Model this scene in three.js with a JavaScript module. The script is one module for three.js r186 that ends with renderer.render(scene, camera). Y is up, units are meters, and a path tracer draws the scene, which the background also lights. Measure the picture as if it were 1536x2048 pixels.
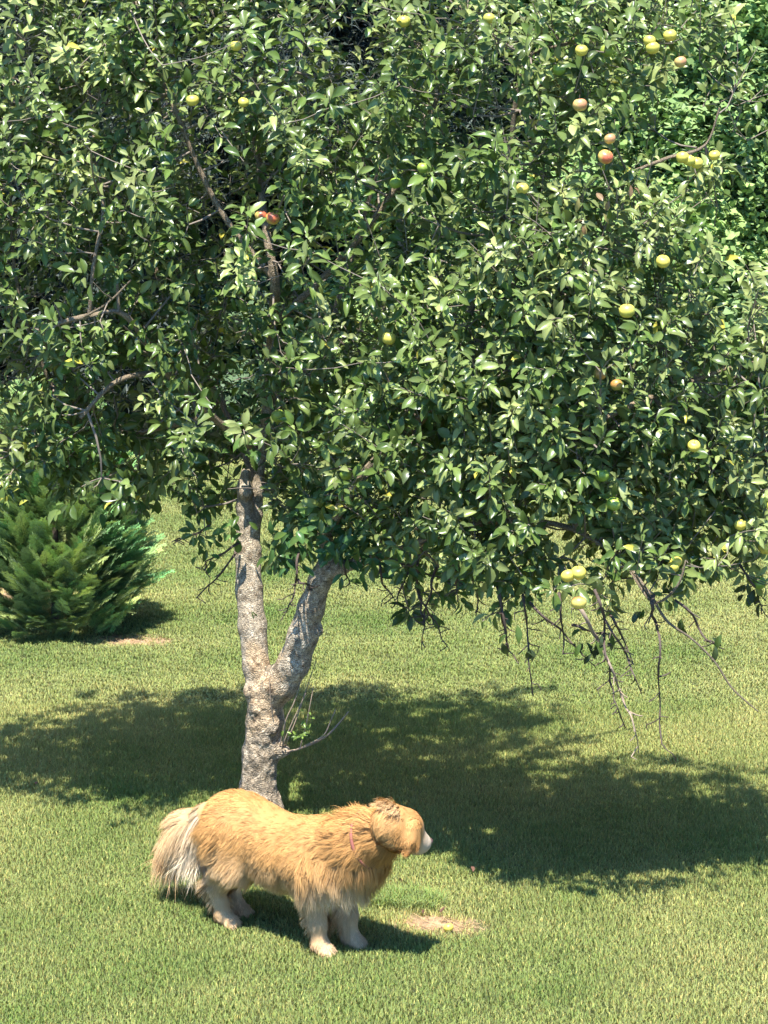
import * as THREE from 'three';
import { Sky } from 'three/addons/objects/Sky.js';
import { ImprovedNoise } from 'three/addons/math/ImprovedNoise.js';
import { mergeGeometries } from 'three/addons/utils/BufferGeometryUtils.js';

// ------------------------------------------------------------------ camera, sky, sun, exposure
const scene = new THREE.Scene();
const EYE = 3.35, FOCAL = 4600, PITCH = Math.atan(828 / 4600);      // eye height, focal length in pixels of a 1536 x 2048 frame
const camera = new THREE.PerspectiveCamera(2 * Math.atan(1024 / FOCAL) * 180 / Math.PI, 0.75, 0.1, 900);
camera.position.set(0, EYE, 0);
camera.rotation.x = -PITCH;
scene.add(camera);
const SUN = new THREE.Vector3(-0.08, 0.906, 0.39).normalize();     // towards the sun: high, behind the camera, a little to its left
const sky = new Sky();
sky.scale.setScalar(600); sky.name = 'sky'; sky.userData.kind = 'structure';
sky.material.uniforms.sunPosition.value.copy(SUN);
sky.material.uniforms.turbidity.value = 6;
sky.material.uniforms.rayleigh.value = 0.42;
sky.material.uniforms.mieCoefficient.value = 0.004;
scene.add(sky);
scene.environmentIntensity = 0.2;
const sun = new THREE.DirectionalLight(new THREE.Color(1, 0.95, 0.85), 5.0);
sun.position.copy(SUN).multiplyScalar(30).add(new THREE.Vector3(0, 0, -12));
sun.target.position.set(0, 0, -12);
sun.castShadow = true;
sun.shadow.mapSize.set(4096, 4096);
Object.assign(sun.shadow.camera, { left: -18, right: 18, top: 18, bottom: -18, near: 1, far: 80 });
scene.add(sun, sun.target);
const renderer = new THREE.WebGLRenderer({ antialias: true });
renderer.toneMapping = THREE.LinearToneMapping;
renderer.toneMappingExposure = 2.38;
renderer.shadowMap.enabled = true;

// ------------------------------------------------------------------ helpers
const V = (x, y, z) => new THREE.Vector3(x, y, z);
const UP = V(0, 1, 0);
function rng(seed) { let a = seed >>> 0; return () => { a = (a + 0x6D2B79F5) | 0; let t = Math.imul(a ^ (a >>> 15), 1 | a); t = (t + Math.imul(t ^ (t >>> 7), 61 | t)) ^ t; return ((t ^ (t >>> 14)) >>> 0) / 4294967296; }; }
const PN = new ImprovedNoise();
const noise = (x, y, z = 0) => PN.noise(x + 31.7, y + 17.3, z + 9.1);
const fbm = (x, y, z = 0) => noise(x, y, z) * 0.6 + noise(x * 2.1, y * 2.1, z * 2.1 + 5) * 0.3 + noise(x * 4.3, y * 4.3, z * 4.3 + 11) * 0.15;
const clamp = THREE.MathUtils.clamp, lerp = THREE.MathUtils.lerp, sstep = THREE.MathUtils.smoothstep;
function ray(px, py) { return V((px - 768) / FOCAL, -(py - 1024) / FOCAL, -1).applyAxisAngle(V(1, 0, 0), -PITCH); }
function at(px, py, depth) { const d = ray(px, py); return d.multiplyScalar(depth / -d.z).add(camera.position); }     // a measured point at a distance along the lawn
function onGround(px, py) { const d = ray(px, py); const p = d.multiplyScalar(EYE / -d.y).add(camera.position); p.y = gh(p.x, p.z); return p; }
function toPixel(p) { const q = p.clone().sub(camera.position).applyAxisAngle(V(1, 0, 0), PITCH); return [768 + FOCAL * q.x / -q.z, 1024 - FOCAL * q.y / -q.z, -q.z]; }
function gh(x, z) { return 0.012 * noise(x * 0.5, z * 0.5) + 0.006 * noise(x * 1.7, z * 1.7, 3); }
const used = new Map();
function numbered(n) { const k = used.get(n) ?? 0; used.set(n, k + 1); return k ? n + '_' + String(k).padStart(3, '0') : n; }
function tag(o, label, category, group, kind) {
  if (label) o.userData.label = label;
  if (category) o.userData.category = category;
  if (group) o.userData.group = group;
  if (kind) o.userData.kind = kind;
  return o;
}
function thing(name, label, category, pos, turn = 0, group) {
  const o = new THREE.Group(); o.name = numbered(name); o.position.copy(pos); o.rotation.y = turn; scene.add(o);
  return tag(o, label, category, group);
}
function part(name, geo, mat, parent, kind) {
  const m = new THREE.Mesh(geo, mat); m.name = parent === scene ? numbered(name) : name; m.castShadow = m.receiveShadow = true;
  if (kind) m.userData.kind = kind;
  parent.add(m); return m;
}
const std = (o) => new THREE.MeshStandardMaterial({ roughness: 0.9, ...o });
const rgb = (r, g, b) => new THREE.Color().setRGB(r, g, b);
function geom(pos, idx, col, uv, nor) {
  const g = new THREE.BufferGeometry();
  g.setAttribute('position', new THREE.BufferAttribute(pos instanceof Float32Array ? pos : new Float32Array(pos), 3));
  if (col) g.setAttribute('color', new THREE.BufferAttribute(col instanceof Float32Array ? col : new Float32Array(col), 3));
  if (uv) g.setAttribute('uv', new THREE.BufferAttribute(new Float32Array(uv), 2));
  g.setIndex(new THREE.BufferAttribute(new Uint32Array(idx), 1));
  if (nor) g.setAttribute('normal', new THREE.BufferAttribute(nor instanceof Float32Array ? nor : new Float32Array(nor), 3)); else g.computeVertexNormals();
  return g;
}
// a tapered tube through points [Vector3, radius], with gentle unevenness and uv in metres
function tubeGeo(nodes, sides = 8, step = 0.04, rough = 0.08, seed = 0) {
  const curve = new THREE.CatmullRomCurve3(nodes.map((n) => n[0]), false, 'centripetal');
  const len = Math.max(curve.getLength(), 1e-3), n = clamp(Math.ceil(len / step), 2, 160), frames = curve.computeFrenetFrames(n, false);
  const pos = [], uv = [], idx = [];
  for (let i = 0; i <= n; i++) {
    const t = i / n, p = curve.getPoint(t), f = t * (nodes.length - 1), k = Math.min(Math.floor(f), nodes.length - 2), r0 = lerp(nodes[k][1], nodes[k + 1][1], f - k);
    // frames are by arc length; close enough for thin wood
    for (let s = 0; s <= sides; s++) {
      const a = s / sides * Math.PI * 2, N = frames.normals[i], B = frames.binormals[i], r = r0 * (1 + rough * fbm(Math.cos(a) * 1.3 + seed, i * 0.35, Math.sin(a) * 1.3) * 1.5);
      pos.push(p.x + (N.x * Math.cos(a) + B.x * Math.sin(a)) * r, p.y + (N.y * Math.cos(a) + B.y * Math.sin(a)) * r, p.z + (N.z * Math.cos(a) + B.z * Math.sin(a)) * r);
      uv.push(s / sides * 0.25, t * len);
      if (i < n && s < sides) { const q = i * (sides + 1) + s, w = q + sides + 1; idx.push(q, q + 1, w, w, q + 1, w + 1); }
    }
  }
  const c0 = pos.length / 3, e = nodes[nodes.length - 1][0]; pos.push(e.x, e.y, e.z); uv.push(0, len);
  for (let s = 0; s < sides; s++) idx.push(n * (sides + 1) + s, n * (sides + 1) + s + 1, c0);
  return geom(pos, idx, null, uv);
}
// surface nets: a mesh of the zero level of sdf inside a box
function netMesh(sdf, lo, hi, cell) {
  const nx = Math.ceil((hi[0] - lo[0]) / cell) + 1, ny = Math.ceil((hi[1] - lo[1]) / cell) + 1, nz = Math.ceil((hi[2] - lo[2]) / cell) + 1;
  const f = new Float32Array(nx * ny * nz), id = new Int32Array(nx * ny * nz).fill(-1), I = (x, y, z) => (z * ny + y) * nx + x;
  for (let z = 0; z < nz; z++) for (let y = 0; y < ny; y++) for (let x = 0; x < nx; x++) f[I(x, y, z)] = sdf(lo[0] + x * cell, lo[1] + y * cell, lo[2] + z * cell);
  const pos = [], idx = [], E = [[0, 1], [0, 2], [0, 4], [1, 3], [1, 5], [2, 3], [2, 6], [3, 7], [4, 5], [4, 6], [5, 7], [6, 7]];
  const c = new Float32Array(8);
  for (let z = 0; z < nz - 1; z++) for (let y = 0; y < ny - 1; y++) for (let x = 0; x < nx - 1; x++) {
    let m = 0;
    for (let k = 0; k < 8; k++) { c[k] = f[I(x + (k & 1), y + ((k >> 1) & 1), z + (k >> 2))]; if (c[k] < 0) m |= 1 << k; }
    if (m === 0 || m === 255) continue;
    let sx = 0, sy = 0, sz = 0, n = 0;
    for (const [a, b] of E) if ((c[a] < 0) !== (c[b] < 0)) {
      const t = c[a] / (c[a] - c[b]);
      sx += (a & 1) + t * ((b & 1) - (a & 1)); sy += ((a >> 1) & 1) + t * (((b >> 1) & 1) - ((a >> 1) & 1)); sz += (a >> 2) + t * ((b >> 2) - (a >> 2)); n++;
    }
    id[I(x, y, z)] = pos.length / 3;
    pos.push(lo[0] + (x + sx / n) * cell, lo[1] + (y + sy / n) * cell, lo[2] + (z + sz / n) * cell);
  }
  const quad = (a, b, c2, d, flip) => { if (a < 0 || b < 0 || c2 < 0 || d < 0) return; if (flip) idx.push(a, c2, b, a, d, c2); else idx.push(a, b, c2, a, c2, d); };
  for (let z = 1; z < nz - 1; z++) for (let y = 1; y < ny - 1; y++) for (let x = 1; x < nx - 1; x++) {
    const s = f[I(x, y, z)] < 0;
    if (s !== f[I(x + 1, y, z)] < 0) quad(id[I(x, y - 1, z - 1)], id[I(x, y, z - 1)], id[I(x, y, z)], id[I(x, y - 1, z)], !s);
    if (s !== f[I(x, y + 1, z)] < 0) quad(id[I(x - 1, y, z - 1)], id[I(x - 1, y, z)], id[I(x, y, z)], id[I(x, y, z - 1)], !s);
    if (s !== f[I(x, y, z + 1)] < 0) quad(id[I(x - 1, y - 1, z)], id[I(x, y - 1, z)], id[I(x, y, z)], id[I(x - 1, y, z)], !s);
  }
  const nor = new Float32Array(pos.length), h = cell * 0.7;
  for (let i = 0; i < pos.length; i += 3) {
    const x = pos[i], y = pos[i + 1], z = pos[i + 2];
    let a = sdf(x + h, y, z) - sdf(x - h, y, z), b = sdf(x, y + h, z) - sdf(x, y - h, z), d = sdf(x, y, z + h) - sdf(x, y, z - h);
    const l = Math.hypot(a, b, d) || 1; nor[i] = a / l; nor[i + 1] = b / l; nor[i + 2] = d / l;
  }
  return geom(pos, idx, null, null, nor);
}
const smin = (a, b, k) => { const h = Math.max(k - Math.abs(a - b), 0) / k; return Math.min(a, b) - h * h * k * 0.25; };
function capsule(ax, ay, az, ra, bx, by, bz, rb) {
  const dx = bx - ax, dy = by - ay, dz = bz - az, l2 = dx * dx + dy * dy + dz * dz;
  return (x, y, z) => { const t = clamp(((x - ax) * dx + (y - ay) * dy + (z - az) * dz) / l2, 0, 1); return Math.hypot(x - ax - dx * t, y - ay - dy * t, z - az - dz * t) - (ra + (rb - ra) * t); };
}
function dataTex(size, fn, srgb, rx = 1, ry = 1) {
  const d = new Uint8Array(size * size * 4);
  for (let y = 0; y < size; y++) for (let x = 0; x < size; x++) { const c = fn(x / size, y / size), k = (y * size + x) * 4; d[k] = clamp(c[0], 0, 1) * 255; d[k + 1] = clamp(c[1], 0, 1) * 255; d[k + 2] = clamp(c[2], 0, 1) * 255; d[k + 3] = 255; }
  const t = new THREE.DataTexture(d, size, size); t.wrapS = t.wrapT = THREE.RepeatWrapping; t.magFilter = THREE.LinearFilter; t.repeat.set(rx, ry);
  if (srgb) t.colorSpace = THREE.SRGBColorSpace; t.needsUpdate = true; return t;
}
const tnoise = (u, v, f, s = 0) => { // tileable noise
  const a = u * Math.PI * 2, b = v * Math.PI * 2, r = f / (Math.PI * 2);
  return PN.noise(Math.cos(a) * r + s + 20, Math.sin(a) * r + Math.cos(b) * r * 0.7 + 40, Math.sin(b) * r + s * 2 + 60);
};

// ------------------------------------------------------------------ lawn
const TREE_BASE = onGround(517, 1652), TD = -TREE_BASE.z;
const dogMid = onGround(568, 1872);
const soils = [ // bare patches: centre, half sizes, turn
  { c: onGround(878, 1852), a: 0.19, b: 0.11, t: 0.35 },
  { c: onGround(262, 1281), a: 0.25, b: 0.13, t: 0.1 },
  { c: onGround(20, 1190), a: 0.3, b: 0.3, t: 0.1 },
];
function bare(x, z) {
  let m = 0;
  for (const s of soils) { const dx = x - s.c.x, dz = z - s.c.z, u = (dx * Math.cos(s.t) + dz * Math.sin(s.t)) / s.a, v = (-dx * Math.sin(s.t) + dz * Math.cos(s.t)) / s.b; m = Math.max(m, 1.25 - Math.hypot(u, v) + 0.7 * noise(x * 14, z * 14) + 0.5 * noise(x * 37, z * 37)); }
  return clamp(m, 0, 1);
}
{
  const soilTex = dataTex(512, (u, v) => { const n = tnoise(u, v, 14) * 0.5 + tnoise(u, v, 40, 3) * 0.35 + tnoise(u, v, 110, 7) * 0.3; return [0.5 + n * 0.5, 0.5 + n * 0.5, 0.5 + n * 0.5]; }, false, 1, 1);
  // one sheet: fine cells near the camera, growing to the horizon
  const xs = [], zs = [];
  for (let x = -6; x <= 6.001; x += 0.1) xs.push(x);
  for (let k = 1, x = 6; x < 400; k++) { x *= 1.25; xs.push(x); xs.unshift(-x); }
  for (let z = 30; z > 4; z -= 4) zs.push(z); for (let z = 0; z >= -6; z -= 1.5) zs.push(z); for (let z = -7.2; z > -26; z -= 0.1) zs.push(z); for (let z = -27; z > -500; z *= 1.2) zs.push(z);
  const pos = [], col = [], uv = [], idx = [], n = xs.length;
  zs.forEach((z, j) => xs.forEach((x, i) => {
    pos.push(x, gh(x, z), z); uv.push(x / 0.9, z / 0.9);
    const b = bare(x, z), g = 0.5 + 0.5 * fbm(x * 0.7, z * 0.7);
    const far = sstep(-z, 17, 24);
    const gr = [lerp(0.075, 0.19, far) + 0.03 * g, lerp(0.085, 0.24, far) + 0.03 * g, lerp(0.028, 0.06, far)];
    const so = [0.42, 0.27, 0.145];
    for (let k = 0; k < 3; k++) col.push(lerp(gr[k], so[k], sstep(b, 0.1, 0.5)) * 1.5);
    if (i < n - 1 && j < zs.length - 1) { const q = j * n + i; idx.push(q, q + 1, q + n, q + n, q + 1, q + n + 1); }
  }));
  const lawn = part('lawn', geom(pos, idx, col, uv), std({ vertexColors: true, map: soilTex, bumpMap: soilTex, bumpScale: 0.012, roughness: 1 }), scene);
  tag(lawn, 'sunny lawn of short mown grass with small bare soil patches', 'lawn', null, 'structure');
}
{ // grass: tufts of blades, one object
  const R = rng(5), bladePos = [], bladeIdx = [], bladeCol = [];
  const tuft = (nb, spread, hmin, hmax, w) => {
    const pos = [], idx = [], col = [];
    for (let b = 0; b < nb; b++) {
      const a = R() * 6.283, r = Math.sqrt(R()) * spread, x = Math.cos(a) * r, z = Math.sin(a) * r, h = lerp(hmin, hmax, R()), d = R() * 6.283, lean = h * (0.25 + R() * 0.9), sx = Math.sin(d), cx = Math.cos(d), ww = w * (0.7 + R() * 0.6), k = pos.length / 3;
      pos.push(x - cx * ww, -0.006, z + sx * ww, x + cx * ww, -0.006, z - sx * ww,
        x + sx * lean * 0.35 - cx * ww * 0.85, h * 0.6, z + cx * lean * 0.35 + sx * ww * 0.85, x + sx * lean * 0.35 + cx * ww * 0.85, h * 0.6, z + cx * lean * 0.35 - sx * ww * 0.85,
        x + sx * lean, h * (0.95 - 0.2 * R()), z + cx * lean);
      idx.push(k, k + 1, k + 2, k + 2, k + 1, k + 3, k + 2, k + 3, k + 4);
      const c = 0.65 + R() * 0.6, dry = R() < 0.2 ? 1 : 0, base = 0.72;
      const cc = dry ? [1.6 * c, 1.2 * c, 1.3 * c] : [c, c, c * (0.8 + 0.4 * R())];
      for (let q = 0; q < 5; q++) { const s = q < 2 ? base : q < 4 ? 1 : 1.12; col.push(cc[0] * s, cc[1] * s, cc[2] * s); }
    }
    return geom(pos, idx, col);
  };
  const mat = new THREE.MeshPhysicalMaterial({ color: 0xffffff, vertexColors: true, roughness: 0.85, transmission: 0.3, thickness: 0, specularIntensity: 0.6 });
  const near = [], far = [], longer = [];
  const hole = onGround(812, 1808);
  const put = (x, z, list, s) => {
    const b = bare(x, z);
    if (b > 0.12 && R() < b * 1.5) return;
    if (Math.hypot(x - TREE_BASE.x, z - TREE_BASE.z) < 0.09) return;
    list.push([x, z, s]);
  };
  for (let z = -7.4; z > -22.5; ) {
    const nearRow = z > -12.5, step = nearRow ? 0.0215 : 0.029 + 0.004 * (-z - 12.5) / 4, half = 0.172 * -z + 0.65;
    for (let x = -half; x < half; x += step) put(x + (R() - 0.5) * step * 1.6, z + (R() - 0.5) * step * 1.6, nearRow ? near : far, 1);
    z -= step;
  }
  for (let k = 0; k < 150; k++) { const a = R() * 6.283, r = Math.sqrt(R()); longer.push([hole.x + Math.cos(a) * r * 0.17, hole.z + Math.sin(a) * r * 0.11, 1]); }
  for (let k = 0; k < 240; k++) { const a = R() * 6.283, r = 0.1 + Math.abs(R() + R() - 1) * 0.16; longer.push([TREE_BASE.x + Math.cos(a) * r, TREE_BASE.z + Math.sin(a) * r, 0.9]); }
  const dummy = new THREE.Object3D(), c = new THREE.Color();
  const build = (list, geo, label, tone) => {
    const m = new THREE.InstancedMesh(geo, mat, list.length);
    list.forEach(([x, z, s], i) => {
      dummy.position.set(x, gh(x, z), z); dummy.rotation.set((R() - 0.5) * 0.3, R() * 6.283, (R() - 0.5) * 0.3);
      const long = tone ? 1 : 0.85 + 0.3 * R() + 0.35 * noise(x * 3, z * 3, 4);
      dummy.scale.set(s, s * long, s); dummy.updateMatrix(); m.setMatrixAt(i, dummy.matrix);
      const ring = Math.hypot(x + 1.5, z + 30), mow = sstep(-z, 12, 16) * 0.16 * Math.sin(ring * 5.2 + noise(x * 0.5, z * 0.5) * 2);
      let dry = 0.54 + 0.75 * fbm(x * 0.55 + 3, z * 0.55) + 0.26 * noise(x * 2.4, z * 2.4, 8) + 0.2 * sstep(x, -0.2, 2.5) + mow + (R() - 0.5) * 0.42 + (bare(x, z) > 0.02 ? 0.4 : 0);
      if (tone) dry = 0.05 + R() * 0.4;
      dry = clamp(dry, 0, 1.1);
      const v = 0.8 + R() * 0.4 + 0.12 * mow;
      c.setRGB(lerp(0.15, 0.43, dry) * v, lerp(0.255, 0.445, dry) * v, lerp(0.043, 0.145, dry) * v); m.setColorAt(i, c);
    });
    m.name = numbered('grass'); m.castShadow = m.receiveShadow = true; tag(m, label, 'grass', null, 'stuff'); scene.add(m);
  };
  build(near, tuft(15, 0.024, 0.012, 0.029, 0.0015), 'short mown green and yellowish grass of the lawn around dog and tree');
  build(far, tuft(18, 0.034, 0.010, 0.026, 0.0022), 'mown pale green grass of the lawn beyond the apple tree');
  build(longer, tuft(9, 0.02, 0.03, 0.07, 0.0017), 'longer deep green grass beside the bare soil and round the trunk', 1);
}

{ // crumbs of soil and bits of dry straw on the bare patches
  const R = rng(12), crumb = new THREE.DodecahedronGeometry(1, 0), straw = new THREE.CylinderGeometry(0.0012, 0.0009, 0.05, 4).rotateZ(Math.PI / 2), dummy = new THREE.Object3D(), c = new THREE.Color();
  const lay = (name, label, geo, n, straws) => {
    const m = new THREE.InstancedMesh(geo, std({ color: 0xffffff }), n);
    for (let i = 0; i < n; i++) {
      const s = soils[i % soils.length], a = R() * 6.283, q = Math.sqrt(R()) * 1.05, x = s.c.x + Math.cos(a) * s.a * q, z = s.c.z + Math.sin(a) * s.b * q;
      dummy.position.set(x, gh(x, z) + (straws ? 0.004 + R() * 0.006 : 0), z); dummy.rotation.set(R() * (straws ? 0.3 : 6), R() * 6.283, R() * (straws ? 0.3 : 6)); const k = straws ? 0.6 + R() : 0.002 + 0.006 * R() * R(); dummy.scale.set(k, straws ? 1 : k * 0.7, straws ? 1 : k); dummy.updateMatrix(); m.setMatrixAt(i, dummy.matrix);
      const v = 0.6 + R() * 0.6; m.setColorAt(i, straws ? c.setRGB(0.45 * v, 0.31 * v, 0.15 * v) : c.setRGB(0.4 * v, 0.26 * v, 0.15 * v));
    }
    m.name = name; m.castShadow = m.receiveShadow = true; tag(m, label, name.replace('_', ' '), null, 'stuff'); scene.add(m);
  };
  lay('soil_crumbs', 'small crumbs of tan soil lying on the bare lawn patches', crumb, 700, false);
  lay('dry_straw', 'bits of dry straw lying on the bare lawn patches', straw, 260, true);
}

// ------------------------------------------------------------------ bark
const barkBump = dataTex(512, (u, v) => { const n = 0.5 + 0.5 * tnoise(u, v, 60, 2) + 0.3 * tnoise(u, v * 2, 30, 5) + 0.3 * tnoise(u, v, 26, 9); return [n, n, n]; }, false, 4, 4);
const barkMap = dataTex(512, (u, v) => {
  const a = tnoise(u, v * 2, 30, 1), b = tnoise(u, v, 90, 4), w = tnoise(u, v, 12, 8), l = sstep(tnoise(u, v * 2, 44, 12), 0.1, 0.3), d = sstep(tnoise(u, v * 2, 60, 15), 0.1, 0.35);
  const t = 0.74 + a * 0.2 + b * 0.26 + w * 0.2;
  return [t * 0.93 + l * 0.22 - d * 0.15, t * 0.9 + l * 0.22 - d * 0.16, t * 0.84 + l * 0.22 - d * 0.16];
}, true, 4, 4);
const barkMat = std({ color: 0xffffff, vertexColors: true, map: barkMap, bumpMap: barkBump, bumpScale: 0.004, roughness: 0.92 });
const limbMat = std({ color: rgb(0.58, 0.48, 0.36), map: barkMap, bumpMap: barkBump, bumpScale: 0.004, roughness: 0.9 });
const twigMat = std({ color: rgb(0.085, 0.06, 0.047), roughness: 0.85 });
const paleTwigMat = std({ color: rgb(0.32, 0.24, 0.17), roughness: 0.85 });
const innerMat = std({ color: rgb(0.22, 0.18, 0.14), roughness: 0.9 });

// ------------------------------------------------------------------ apple tree
const PXM = 1 / (FOCAL / (TD / Math.cos(0.28)));                    // metres per pixel at the trunk
const A = (px, py, off = 0) => at(px, py, TD - off);                // off: metres towards the camera from the trunk
const apple_tree = thing('apple_tree', 'old forked apple tree with dense glossy leaves and yellow apples on the lawn', 'tree', TREE_BASE);
const local = (p) => p.clone().sub(TREE_BASE);
const leafTargets = [];   // wood nodes shoots may grow from
{ // trunk with its fork, one skin
  const W = (px, w) => w * PXM / 2;
  const T = (px, py, off, w) => { const p = local(A(px, py, off)); return [p.x, p.y, p.z, w * PXM / 2]; };
  const chains = [
    [[0, -0.06, 0, 0.125], [0.0, 0.03, 0.0, 0.098], T(516, 1578, 0, 71), T(521, 1509, 0, 68), T(529, 1440, 0, 70), T(530, 1395, 0, 66)],
    [T(528, 1400, 0, 58), T(513, 1335, -0.02, 52), T(505, 1252, -0.06, 54), T(498, 1179, -0.09, 52), T(496, 1106, -0.12, 50), T(496, 1050, -0.13, 44)],
    [T(534, 1405, 0.0, 56), T(562, 1370, 0.04, 62), T(588, 1326, 0.08, 62), T(606, 1271, 0.12, 58), T(622, 1216, 0.16, 50), T(640, 1161, 0.2, 42), T(655, 1120, 0.24, 34)],
    [T(496, 1060, -0.13, 36), T(488, 1015, -0.12, 30), T(489, 975, -0.1, 26), T(492, 945, -0.09, 20)],
    [T(500, 1060, -0.13, 34), T(511, 1030, -0.16, 26), T(516, 978, -0.17, 23), T(522, 905, -0.17, 22), T(536, 800, -0.1, 21)],
    [T(648, 1150, 0.2, 34), T(682, 1136, 0.3, 24), T(716, 1124, 0.4, 21), T(789, 1106, 0.55, 18)],
  ];
  const caps = [];
  for (const ch of chains) for (let i = 0; i + 1 < ch.length; i++) caps.push(capsule(ch[i][0], ch[i][1], ch[i][2], ch[i][3], ch[i + 1][0], ch[i + 1][1], ch[i + 1][2], ch[i + 1][3]));
  const ball = (px, py, off, w) => { const p = T(px, py, off, w); return (x, y, z) => Math.hypot(x - p[0], y - p[1], z - p[2]) - p[3]; };
  const lumps = [ball(503, 1383, 0.03, 33), ball(538, 1372, 0.06, 26), ball(547, 1342, 0.035, 22), ball(556, 1500, 0.02, 30), ball(570, 1502, 0.03, 20), ball(510, 1418, 0.06, 22), ball(540, 1455, 0.06, 22), ball(636, 1262, 0.16, 20), ball(524, 1478, 0.06, 20), ball(505, 1095, -0.1, 22), ball(492, 985, -0.07, 24)];
  const roots = [0.3, 1.7, 2.9, 4.2, 5.4].map((a) => capsule(Math.cos(a) * 0.05, 0.09, Math.sin(a) * 0.05, 0.06, Math.cos(a) * 0.15, -0.05, Math.sin(a) * 0.15, 0.04));
  const sdf = (x, y, z) => {
    let d = 9; for (const c of caps) d = smin(d, c(x, y, z), 0.025);
    if (d > 0.12) return d;
    for (const l of lumps) d = smin(d, l(x, y, z), 0.03);
    if (y < 0.3) for (const r of roots) d = smin(d, r(x, y, z), 0.05);
    const coarse = sstep(0.75 - y, 0, 0.25);
    return d + 0.0035 * fbm(x * 18, y * 14, z * 18) + 0.002 * noise(x * 45, y * 60, z * 45) + coarse * (0.006 * noise(x * 55, y * 22, z * 55) + 0.005 * fbm(x * 40, y * 40, z * 40));
  };
  let b = new THREE.Box3(); for (const ch of chains) for (const c of ch) b.expandByPoint(V(c[0], c[1], c[2]));
  b.expandByScalar(0.16);
  const g = netMesh(sdf, b.min.toArray(), b.max.toArray(), 0.0085);
  const p = g.attributes.position, col = new Float32Array(p.count * 3), uv = new Float32Array(p.count * 2);
  const crotch = local(A(530, 1385, 0.08));
  for (let i = 0; i < p.count; i++) {
    const x = p.getX(i), y = p.getY(i), z = p.getZ(i);
    let bx = 0, bz = 0, bd = 9;
    for (const ch of chains) for (let k = 0; k + 1 < ch.length; k++) { const a = ch[k], e = ch[k + 1]; if (y < Math.min(a[1], e[1]) - 0.03 || y > Math.max(a[1], e[1]) + 0.03) continue; const t = clamp((y - a[1]) / (e[1] - a[1] || 1), 0, 1), cx = lerp(a[0], e[0], t), cz = lerp(a[2], e[2], t), dd = Math.hypot(x - cx, z - cz); if (dd < bd) { bd = dd; bx = cx; bz = cz; } }
    uv[i * 2] = Math.atan2(x - bx, z - bz) * 0.075; uv[i * 2 + 1] = y * 1.15;
    const lich = sstep(fbm(x * 22, y * 30, z * 22), 0.05, 0.3), dark = sstep(noise(x * 30, y * 30, z * 30 + 7), 0.2, 0.5), low = sstep(0.7 - y, 0, 0.4);
    const scr = sstep(0.17 - Math.hypot(x - crotch.x, (y - crotch.y) * 0.62, (z - crotch.z) * 0.5) + 0.10 * noise(x * 12, y * 14, z * 12), 0.02, 0.09);
    let r = 0.68 + 0.3 * lich - 0.22 * dark, gg = 0.60 + 0.3 * lich - 0.22 * dark, bb = 0.49 + 0.28 * lich - 0.2 * dark;
    r = lerp(r, 0.50 + 0.2 * lich, low * 0.6); gg = lerp(gg, 0.40 + 0.18 * lich, low * 0.6); bb = lerp(bb, 0.29 + 0.15 * lich, low * 0.6);
    r = lerp(r, 0.80 - 0.35 * dark, scr * 0.7); gg = lerp(gg, 0.60 - 0.3 * dark, scr * 0.7); bb = lerp(bb, 0.39 - 0.22 * dark, scr * 0.7);
    col[i * 3] = r; col[i * 3 + 1] = gg; col[i * 3 + 2] = bb;
  }
  g.setAttribute('color', new THREE.BufferAttribute(col, 3)); g.setAttribute('uv', new THREE.BufferAttribute(uv, 2));
  part('trunk', g, barkMat, apple_tree);
}
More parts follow.
